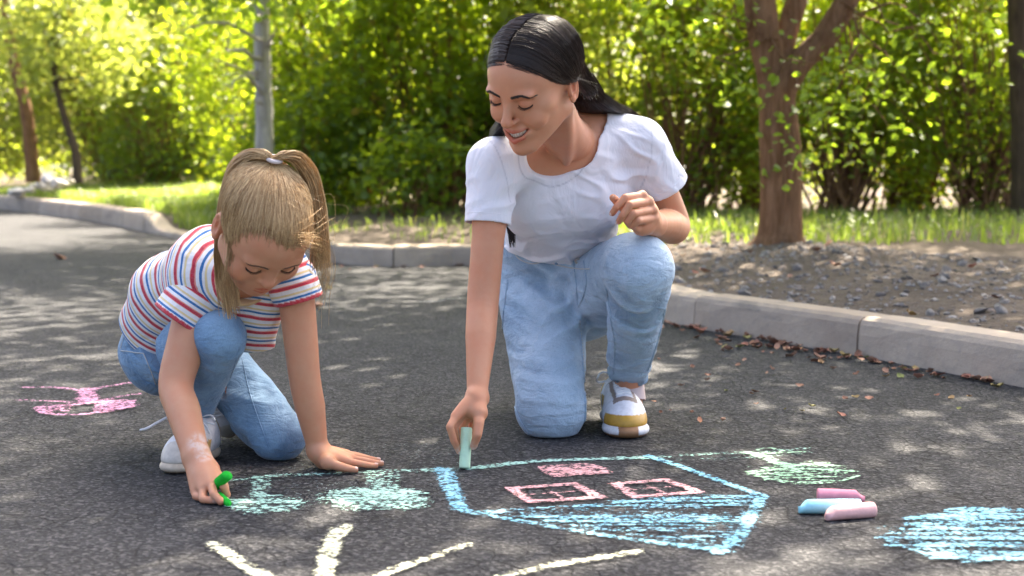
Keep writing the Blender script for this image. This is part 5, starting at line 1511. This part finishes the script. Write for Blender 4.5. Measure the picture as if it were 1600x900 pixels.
def chalk(name, label, mat, strokes, cat='drawing', cell=.004, group=None):
    "strokes: (list of photo points, width in metres, strength); rasterised on the road surface"
    global CHALK_N
    CHALK_N += 1; z = .0016+.0004*CHALK_N
    SS = []
    for pts, w, c in strokes:
        P = np.array([G(x, y)[:2] for x, y in pts])
        if len(P) > 2: P = spline(np.c_[P, np.zeros(len(P))], len(P)*5)[:, :2]
        SS.append((P, w, c))
    allp = np.concatenate([s[0] for s in SS]); lo = allp.min(0)-.05; hi = allp.max(0)+.05
    nx, ny = (np.ceil((hi-lo)/cell)).astype(int)+1
    cov = np.zeros((nx, ny), np.float32)
    gx = lo[0]+cell*np.arange(nx); gy = lo[1]+cell*np.arange(ny)
    for P, w, c in SS:
        pad = w*.85+cell; lo2, hi2 = P.min(0)-pad, P.max(0)+pad
        i0, i1 = np.searchsorted(gx, [lo2[0], hi2[0]]); j0, j1 = np.searchsorted(gy, [lo2[1], hi2[1]])
        X = gx[i0:i1][:, None]; Y = gy[j0:j1][None, :]; d = np.full((i1-i0, j1-j0), 9.)
        for a, b in zip(P[:-1], P[1:]):
            ba = b-a; t = np.clip(((X-a[0])*ba[0]+(Y-a[1])*ba[1])/(ba@ba+1e-12), 0, 1)
            d = np.minimum(d, np.hypot(X-a[0]-t*ba[0], Y-a[1]-t*ba[1]))
        s_ = np.clip((w*.85-d)/(w*.65), 0, 1); s_ = s_*s_*(3-2*s_)*c
        o_ = cov[i0:i1, j0:j1]; cov[i0:i1, j0:j1] = np.maximum(o_, s_)+.10*np.minimum(o_, s_)
    cov = np.minimum(cov, 1.05)
    keep = (cov[:-1, :-1]+cov[1:, :-1]+cov[:-1, 1:]+cov[1:, 1:]) > .05
    I = np.stack(np.nonzero(keep), 1)
    vid = lambda i, j: i*ny+j
    q = np.stack([vid(I[:, 0], I[:, 1]), vid(I[:, 0]+1, I[:, 1]), vid(I[:, 0]+1, I[:, 1]+1), vid(I[:, 0], I[:, 1]+1)], 1)
    used, inv = np.unique(q.ravel(), return_inverse=True)
    v = np.stack([gx[used//ny], gy[used % ny], np.full(len(used), 0.)], 1)
    org = np.array([*((lo+hi)/2), z]); v[:, :2] -= org[:2]
    me = mesh_np(name, v, inv.reshape(-1, 4), smooth=False); attr_f(me, 'cov', cov.ravel()[used])
    return tag(ob(name, me, mat, None, org), label, cat, group)
rc = np.random.default_rng(5)
def scribble(poly_fn, n, w, c, jit=2.0):
    "strokes swept across rows: poly_fn(t) -> (xl, xr, y)"
    out = []
    for t in np.sort(rc.uniform(0, 1, n)):
        xl, xr, y = poly_fn(t); a, b = rc.uniform(0, .18), rc.uniform(.82, 1.0)
        x0, x1 = xl+(xr-xl)*a, xl+(xr-xl)*b
        out.append(([(x0, y+rc.normal(0, jit)), ((x0+x1)/2+rc.normal(0, 4), y+rc.normal(0, jit)), (x1, y+rc.normal(0, jit))], w*rc.uniform(.7, 1.4), c*rc.uniform(.6, 1.05)))
    return out
def oval(cx, cy, rx, ry): return lambda t: (cx-rx*math.sqrt(max(0, 1-(2*t-1)**2)), cx+rx*math.sqrt(max(0, 1-(2*t-1)**2)), cy+(2*t-1)*ry)
MINT = chalk_mat('chalk_mint', (.42, .68, .58)); GREEN = chalk_mat('chalk_green', (.40, .66, .44)); BLUE = chalk_mat('chalk_blue', (.22, .55, .70), (.36, .66, .78)); PINK = chalk_mat('chalk_pink', (.74, .40, .40)); YEL = chalk_mat('chalk_yellow', (.80, .80, .55)); ROSE = chalk_mat('chalk_rose', (.72, .34, .50))
chalk('chalk_ground_line', 'mint chalk ground line running left and right of the drawing hand', MINT, [
    ([(346, 753), (420, 745), (500, 742), (560, 738.5), (640, 736), (712, 733)], .030, .80), ([(735, 733), (820, 723), (900, 719), (1010, 716)], .034, .95), ([(1005, 717), (1100, 711), (1190, 707), (1262, 702)], .034, .78),
    ([(1060, 719), (1150, 717), (1262, 708)], .028, .6), ([(640, 737), (705, 735)], .035, .8), ([(735, 735), (850, 722), (1000, 717)], .016, 1.0)])
chalk('chalk_tree_drawing', 'small pale mint chalk tree beside the girl\'s green chalk', MINT, [([(405, 748), (404, 762), (405, 776)], .040, .85), ([(418, 748), (416, 776)], .02, .7)]+scribble(oval(412, 789, 72, 13), 15, .012, .9)+scribble(oval(412, 789, 60, 10), 6, .06, .70)+[([(362, 797), (410, 803), (450, 798)], .012, .8)])
chalk('chalk_tree_drawing', 'wide mint chalk tree below the girl\'s flat hand', MINT, [([(585, 742), (588, 754), (592, 768)], .055, .8), ([(615, 742), (612, 766)], .04, .75), ([(520, 768), (570, 762), (600, 760)], .02, .5)]+scribble(oval(586, 780, 92, 18), 22, .013, .9)+scribble(oval(586, 780, 80, 14), 8, .06, .74)+[([(486, 777), (540, 771), (590, 768)], .012, .7)])
chalk('chalk_tree_drawing', 'green chalk tree lying above the loose chalk sticks', GREEN, [([(1172, 711), (1205, 722), (1245, 738)], .030, .9), ([(1190, 712), (1240, 730)], .02, .8)]+scribble(oval(1254, 740, 90, 16), 22, .012, .95)+scribble(oval(1254, 740, 76, 12), 6, .055, .55)+scribble(oval(1205, 710, 62, 7), 8, .012, .85)+[([(1170, 741), (1230, 756), (1300, 756), (1343, 745)], .012, .9)])
def roof_row(t):
    y = 776+t*88; xr = 1192-(y-776)/88*58; xl = 740+max(0, (y-802))/62*375 if y > 802 else 740+(802-y)/26*330
    return xl, xr, y
chalk('chalk_house_drawing', 'big blue chalk house with hatched roof drawn on the asphalt', BLUE, [
    ([(688, 734), (697, 752), (708, 776), (718, 797)], .040, .95), ([(702, 736), (712, 766), (722, 797)], .030, .8), ([(716, 798), (740, 803), (780, 802)], .030, .9),
    ([(735, 803), (900, 832), (1020, 850), (1132, 864)], .024, .92), ([(1120, 866), (1155, 840), (1175, 806), (1192, 778)], .030, .92), ([(760, 801), (900, 793), (1050, 783), (1194, 775)], .016, .8),
    ([(1012, 715), (1060, 730), (1120, 752), (1194, 778)], .024, 1.1), ([(1012, 713), (1060, 729), (1120, 750)], .014, 1.1), ([(1140, 862), (1170, 812), (1180, 782)], .05, .6)]
    + scribble(roof_row, 46, .010, .85, 1.6)+scribble(roof_row, 16, .040, .56, 1.6)+[([(1000+rc.uniform(-240, 140), 800+rc.uniform(-8, 10)), (1060+rc.uniform(-100, 90), 838+rc.uniform(-8, 10))], .009, .45) for _ in range(26)])
def quad_fill(Q, n, w, c):
    Q = np.array(Q, float); out = []
    for t in np.linspace(.06, .94, n): out.append(([tuple(Q[0]*(1-t)+Q[3]*t+rc.normal(0, .8, 2)), tuple(Q[1]*(1-t)+Q[2]*t+rc.normal(0, .8, 2))], w, c*rc.uniform(.8, 1.05)))
    return out
def quad_edge(Q, w, c): return [([Q[i], Q[(i+1) % 4]], w, c) for i in range(4)]
chalk('chalk_window_drawing', 'filled pink chalk window of the drawn house, topmost of three', PINK, quad_fill([(844, 732), (917, 726), (953, 741), (869, 748)], 11, .026, .9))
Q2 = [(799, 766), (897, 759), (938, 780), (828, 787)]; Q3 = [(962, 759), (1040, 753), (1092, 772), (992, 780)]
mid = lambda a, b, t: (a[0]*(1-t)+b[0]*t, a[1]*(1-t)+b[1]*t)
for Q, lb in ((Q2, 'pink chalk window outline at lower left of the drawn house'), (Q3, 'pink chalk window outline at lower right of the drawn house')):
    chalk('chalk_window_drawing', lb, PINK, quad_edge(Q, .028, 1.0)+[([mid(Q[0], Q[3], .5), mid(Q[1], Q[2], .5)], .012, .9), ([mid(Q[0], Q[1], .5), mid(Q[3], Q[2], .5)], .012, .8)])
chalk('chalk_cloud_drawing', 'blue scribbled chalk cloud at the lower right', BLUE, scribble(oval(1545, 840, 175, 42), 46, .014, .9, 2)+scribble(oval(1545, 838, 170, 38), 14, .05, .55, 2)+scribble(oval(1500, 818, 90, 20), 14, .014, .9, 2)+[([(1380, 842), (1420, 862), (1500, 876), (1560, 878)], .014, .8)])
SUNG = 'rays of the yellow chalk sun'
chalk('chalk_sun_ray', 'yellow chalk sun ray, leftmost of four at the bottom', YEL, [([(330, 854), (372, 880), (425, 912), (470, 940)], .033, .92), ([(345, 866), (400, 905)], .02, .9)], group=SUNG)
chalk('chalk_sun_ray', 'short thick yellow chalk sun ray pointing straight up', YEL, [([(540, 828), (520, 850), (508, 900), (504, 940)], .042, .92), ([(528, 832), (510, 870), (500, 935)], .03, .95)], group=SUNG)
chalk('chalk_sun_ray', 'thin yellow chalk sun ray slanting right below the wide chalk tree', YEL, [([(732, 856), (680, 874), (620, 893), (560, 925)], .026, .88), ([(690, 872), (600, 905)], .014, 1.0)], group=SUNG)
chalk('chalk_sun_ray', 'long yellow chalk sun ray curving below the blue roof', YEL, [([(1002, 867), (930, 878), (860, 890), (780, 908)], .030, .88), ([(960, 874), (850, 893)], .015, 1.0)], group=SUNG)
chalk('chalk_boat_drawing', 'rose chalk scribble on the road left of the girl', ROSE, [([(38, 609), (85, 609), (133, 613), (170, 607), (208, 601)], .026, .9), ([(135, 612), (137, 632)], .065, .95), ([(30, 629), (90, 631), (140, 633), (180, 625), (216, 619)], .026, .85), ([(60, 642), (75, 650), (110, 652), (160, 648), (213, 637)], .032, .9),
      ([(62, 640), (120, 636), (180, 630), (213, 636)], .028, .8)]+[([(60+i*9, 648-i*.3), (70+i*9, 636-i*.2)], .018, .75) for i in range(6)]+[([(148+i*8, 648-i*1.2), (154+i*8, 632-i*.6)], .02, .85) for i in range(8)])
chalk('white_mark', 'short white smear on the road between girl and woman', chalk_mat('chalk_white', (.6, .6, .6)), [([(660, 474), (690, 473)], .04, .9), ([(690, 470), (720, 468)], .035, .9)], 'mark')
# dust rubbed around the drawing
chalk('chalk_dust', 'faint pale chalk dust around the ground line', chalk_mat('chalk_dusty', (.45, .55, .55)), [([(480, 735), (620, 705), (700, 720)], .22, .46), ([(440, 770), (560, 765)], .16, .50), ([(690, 770), (700, 740)], .1, .46), ([(1050, 760), (1130, 770)], .1, .4)], 'dust')['kind'] = 'stuff'

# ================================================================ CHALK STICKS
def stick(name, label, a, b, r, col, slant=0.0, group=None, taper=.93, snub=.0):
    a = np.asarray(a, float); b = np.asarray(b, float); ax_ = nrm(b-a); L = np.linalg.norm(b-a)
    u = nrm(np.cross(ax_, V(0, 0, 1)) if abs(ax_[2]) < .9 else np.cross(ax_, V(1, 0, 0))); w = np.cross(u, ax_)
    N = 24; rings = [(0, .0), (.0002, .90), (.0012, .97), (.004, 1.0), (L*.3, 1.0), (L*.6, 1.0-(1-taper)*.6), (L-.010, taper), (L-.003, taper*.99), (L-.0005, taper*.92), (L, 0.)]
    vs = []
    for i, (t, k) in enumerate(rings):
        for j in range(N):
            an = 2*math.pi*j/N; k2 = k*(1+.012*math.sin(3*an+i))
            sh = -slant*r*(1+math.sin(an)) * (1 if t > L*.8 else 0) * (1 if k > .3 else .5)
            vs.append(ax_*(t+sh)+r*k2*(u*math.cos(an)+w*math.sin(an)))
    q = [[i*N+j, i*N+(j+1) % N, (i+1)*N+(j+1) % N, (i+1)*N+j] for i in range(len(rings)-1) for j in range(N)]
    m = plain('stick_'+name, col, .92, .08, (170, .5, .002), (45, .10))
    o = ob(name, mesh_np(name, vs, q), m, None, a); return tag(o, label, 'chalk', group)
CG = 'chalk sticks'
r1 = .0120
stick('chalk_stick', 'pink chalk stick at the back of the loose trio', G(1277, 773, r1), G(1352, 775, r1*.95), r1, (.78, .30, .36), .7, CG)
stick('chalk_stick', 'light blue chalk stick on the asphalt in the loose trio', G(1345, 792, .013), G(1247, 791, .0135), .0138, (.34, .68, .74), .55, CG)
stick('chalk_stick', 'salmon chalk stick lying in front of the loose trio', G(1365, 796, .0135), G(1290, 802.5, .0135), .0138, (.80, .46, .42), .5, CG)
stick('chalk_stick', 'pale mint chalk stick held upright in the woman\'s fingers', H(729, 668, 2.918), G(726, 732, .002), .0118, (.56, .78, .54), .0, CG, .97)
stick('chalk_stick', 'bright green chalk stub sticking up out of the girl\'s fist', H(335, 760, 2.628), H(357, 741, 2.598), .0102, (.02, .40, .035), .25, CG, 1.0)
stick('chalk_stick', 'bright green chalk tip under the girl\'s fingers touching the road', H(342, 774, 2.610), G(358, 787, .007), .0072, (.02, .40, .035), .4, CG, .9)

# ================================================================ VERGE DETAIL
rv = np.random.default_rng(91)
# --- grass
kl2 = kline[::3]
def kdist(X, Y):
    d = np.full(len(X), 99.)
    for i in range(0, len(kl2), 60):
        c = kl2[i:i+60]; d = np.minimum(d, np.sqrt(((X[:, None]-c[None, :, 0])**2+(Y[:, None]-c[None, :, 1])**2).min(1)))
    return d
def side_ok(X, Y):   # behind the kerb (towards +X/+Y)
    j = np.array([np.argmin((kl2[:, 0]-x)**2+(kl2[:, 1]-y)**2) for x, y in zip(X, Y)]); t = np.gradient(kl2, axis=0)[j]
    return ((X-kl2[j, 0])*t[:, 1]-(Y-kl2[j, 1])*t[:, 0]) > 0
from mathutils.kdtree import KDTree
kd = KDTree(len(vgrid))
for i, (x, y) in enumerate(vgrid): kd.insert((x, y, 0), i)
kd.balance()
def zs(X, Y): return np.array([vz[kd.find((x, y, 0))[1]] for x, y in zip(X, Y)])
n = 60000
X = np.r_[rv.uniform(-9, 7, n), rv.uniform(-9, -1.6, 90000)]; Y = np.r_[rv.uniform(6.8, 20, n), rv.uniform(11, 22, 90000)]
vis = np.abs(X/Y) < .40; X, Y = X[vis], Y[vis]
d = kdist(X, Y); ok = side_ok(X, Y)
right = (X > .2) & (Y > 8.15+.25*sn(X, Y, 0*X, 2.2, 7)) & (Y < 12.3)
left = (X < -1.9) & (d > np.where(X < -2.6, .30, .75)+.25*sn(X, Y, 0*X, 1.4, 8)) & (Y > 11.5)
midg = (X > -2.2) & (X <= .2) & (d > .55) & (sn(X, Y, 0*X, 3.1, 9) > .05)
m_ = ok & (right | left | midg) & (rv.random(len(X)) < np.where(midg, .5, 1)); X, Y = X[m_], Y[m_]
Zg = zs(X, Y)
nb = len(X); L = rv.uniform(.04, .16, nb)*np.where(X < -1.6, 1.25, 1)*(1+.4*sn(X, Y, 0*X, 2, 10)); az = rv.uniform(0, 6.28, nb); ln = rv.uniform(.15, 1.0, nb)
dx, dy = np.cos(az), np.sin(az); w = .0035+.003*rv.random(nb)
b0 = np.stack([X-dy*w, Y+dx*w, Zg-.01], 1); b1 = np.stack([X+dy*w, Y-dx*w, Zg-.01], 1)
mo = np.stack([dx*L*ln*.35, dy*L*ln*.35, L*.6], 1); to = np.stack([dx*L*ln, dy*L*ln, L*(1-.25*ln)], 1)
vv = np.stack([b0, b1, b1*.5+b0*.5+mo+np.stack([dy*w*.7, -dx*w*.7, 0*w], 1), b1*.5+b0*.5+mo-np.stack([dy*w*.7, -dx*w*.7, 0*w], 1), (b0+b1)/2+to], 1).reshape(-1, 3)
bi = np.arange(nb)[:, None]*5
L_GRASS = leaf_mat('grass_blade', (.075, .125, .028), (.14, .19, .05), (.34, .29, .12), .10, .38, (.34, .46, .06))
grass = ob('grass', mesh_np('grass', vv, bi+np.array([0, 1, 2, 3]), bi+np.array([3, 2, 4]), smooth=False), L_GRASS)
tag(grass, 'uneven green grass growing on the verge and bank', 'grass', kind='stuff')

# --- stones: shapes shared by all copies
import bmesh
def stone_mesh(seed):
    r = np.random.default_rng(seed); bm = bmesh.new(); bmesh.ops.create_icosphere(bm, subdivisions=2, radius=1)
    sc = r.uniform(.55, 1, 3); ph = r.uniform(0, 6, 3)
    for v in bm.verts:
        p = np.array(v.co); k = 1+.22*math.sin(3*p[0]+ph[0])*math.sin(3*p[1]+ph[1])+.14*math.sin(5*p[2]+ph[2]+2*p[0])
        v.co = Vector(p*k*sc*np.array([1, 1, .75]))
    me = bpy.data.meshes.new('stone'); bm.to_mesh(me); bm.free(); return me
ms_ = NM('stone'); co = ms_.coord(); c = ms_.mix(ms_.objrand(), (.17, .15, .14), (.36, .33, .30)); c = ms_.mix(ms_.ramp(ms_.noise(co, 2.5, 5), [(.4, 0), (.7, .5)]), c, (.14, .11, .09))
ms_.set(Base_Color=c, Roughness=.9, Normal=ms_.bump(ms_.noise(co, 6, 5), .6, .1)); M_STONE = ms_.m
SM = [stone_mesh(i) for i in range(6)]
for m_2 in SM: m_2.materials.append(M_STONE)
nst = 0
while nst < 90:
    s_ = rv.uniform(0.6, 5.2); dd_ = rv.uniform(.22, 1.75); p = vpt(np.array([s_]), np.array([dd_]))[0]
    if p[0] < .3 or p[1] > 8.6: continue
    r0 = rv.uniform(.014, .030)*(1.5 if rv.random() < .08 else 1)
    o = bpy.data.objects.new('stone', SM[rv.integers(0, 6)]); o.scale = (r0*rv.uniform(.8, 1.3), r0, r0*rv.uniform(.6, .9)); o.location = (p[0], p[1], p[2]+r0*.25); o.rotation_euler = tuple(rv.uniform(0, 6.28, 3)*np.array([.1, .1, 1])); link(o)
    tag(o, 'grey stone lying among gravel on the bare soil behind the kerb', 'stone', 'stones on the soil'); nst += 1
# gravel and clods as one mass
n = 4200; ss = rv.uniform(.2, 6.2, n); dd2 = rv.uniform(.19, 1.9, n); P = vpt(ss, dd2); P = P[(P[:, 1] < 8.7)]
base = np.array([(1, 0, 0), (0, 1, 0), (-1, 0, 0), (0, -1, 0), (0, 0, 1), (.6, .6, .5), (-.6, .6, .55), (-.6, -.6, .5), (.6, -.6, .55)], float)
tr_ = np.array([(0, 5, 8), (0, 1, 5), (1, 6, 5), (1, 2, 6), (2, 7, 6), (2, 3, 7), (3, 8, 7), (3, 0, 8), (5, 6, 4), (6, 7, 4), (7, 8, 4), (8, 5, 4)])
k = len(P); rs = (.004+.014*rv.random(k)**2.2)[:, None, None]; a = rv.uniform(0, 6.28, k); ca, sa_ = np.cos(a)[:, None], np.sin(a)[:, None]
B = base[None]*rv.uniform(.6, 1.2, (k, 9, 1))*rv.uniform(.7, 1.2, (k, 1, 3)); B = np.stack([B[..., 0]*ca-B[..., 1]*sa_, B[..., 0]*sa_+B[..., 1]*ca, B[..., 2]*.8], -1)*rs
mg = NM('gravel'); c = mg.ramp(mg.island(), [(0, (.09, .075, .062)), (.45, (.19, .165, .145)), (.8, (.30, .275, .25)), (1, (.26, .20, .16))]); mg.set(Base_Color=c, Roughness=.95)
gr = ob('gravel', mesh_np('gravel', (P[:, None]+B).reshape(-1, 3), None, (np.arange(k)[:, None, None]*9+tr_[None]).reshape(-1, 3), smooth=False), mg.m); tag(gr, 'loose gravel and clods scattered over the soil strip', 'gravel', kind='stuff')
# pale rocks at the far left bank
mp = plain('pale_rock', (.72, .66, .60), .9, .1, (3, .6, .1), (2, .25))
SP = [stone_mesh(20+i) for i in range(3)]
for m_2 in SP: m_2.materials.append(mp)
for i in range(14):
    x = rv.uniform(22, 112); y = 304-((x-22)/90)*10+rv.uniform(-24, 0)*(1-abs(x-75)/70); pY = rv.uniform(18.2, 19.2)
    p = U(x, y, pY); r0 = rv.uniform(.07, .15)
    o = bpy.data.objects.new('rock', SP[i % 3]); o.scale = (r0*1.2, r0, r0*.85); o.location = (p[0], p[1], max(p[2], zat(p[0], p[1])+.03)); o.rotation_euler = (rv.uniform(-.3, .3), rv.uniform(-.3, .3), rv.uniform(0, 6)); link(o)
    tag(o, 'pale rock in the heap at the far left end of the kerb', 'rock', 'heap of pale rocks')
# --- fallen leaves along the kerb
def curled_leaf(seed):
    r = np.random.default_rng(seed); n_ = 7; vs = []; c1, c2 = r.uniform(.2, .6), r.uniform(-.5, .5); wd = r.uniform(.32, .5)
    for i in range(n_):
        t = i/(n_-1); w_ = wd*math.sin(math.pi*min(1, .06+t*.94))**.75
        for j in (-1, 0, 1): vs.append((t-.5, w_*j*.9, .18*abs(j)*(1+c2*t)+c1*(t-.5)**2+.05*math.sin(9*t+j)))
    q = [[i*3+j, i*3+j+1, (i+1)*3+j+1, (i+1)*3+j] for i in range(n_-1) for j in range(2)]
    return mesh_np('fallen_leaf', vs, q)
mf = NM('dry_leaf'); c = mf.ramp(mf.objrand(), [(0, (.14, .055, .030)), (.3, (.28, .13, .075)), (.55, (.42, .24, .15)), (.8, (.36, .13, .08)), (.93, (.38, .28, .10)), (1, (.20, .22, .06))])
mf.set(Base_Color=c, Roughness=.75)
LM = [curled_leaf(40+i) for i in range(6)]
for m_2 in LM: m_2.materials.append(mf.m)
def drop(p, sz, label, group):
    o = bpy.data.objects.new('fallen_leaf', LM[rv.integers(0, 6)]); o.location = (p[0], p[1], p[2]+.003); o.scale = (sz, sz, sz*rv.uniform(.6, 1.2)); o.rotation_euler = (rv.normal(0, .25), rv.normal(0, .25), rv.uniform(0, 6.28)); link(o); return tag(o, label, 'leaf', group)
sj = s_of_px(1280); nl = 0
while nl < 165:
    s_ = rv.uniform(.9, 7.2) if rv.random() < .45 else rv.normal(sj, .55)
    if s_ < .5: continue
    p_, n2 = kat(np.array([s_])); off = -abs(rv.normal(0, .11))-.012
    p = np.array([*(p_[0]+n2[0]*off), 0.002]); drop(p, rv.uniform(.016, .046), 'dry brown leaf in the litter along the foot of the kerb', 'dry leaves along the kerb'); nl += 1
for x, y, sz, lb in [(492, 481, .09, 'dark red fallen leaf on the road right of the girl\'s sleeve'), (514, 452, .05, 'small orange fallen leaf on the road under the girl\'s wisps of hair'), (1135, 612, .02, 'tiny red fleck of leaf on the shaded road right of the trainer'), (92, 405, .10, 'yellow-brown leaf on the far road at the left')]:
    drop(G(x, y, .002), sz, lb, None)
for i in range(46):
    p = G(rv.uniform(1000, 1560), rv.uniform(535, 660), .002)
    drop(p, rv.uniform(.010, .024), 'small dry leaf scattered on the road between kerb and drawing', 'dry leaves on the road')
for i in range(40):
    s_ = rv.uniform(.5, 7); p = vpt(np.array([s_]), np.array([rv.uniform(.2, 1.6)]))[0]; drop(p+V(0, 0, .01), rv.uniform(.03, .06), 'dry leaf lying on the bare soil of the verge', 'dry leaves on the soil')
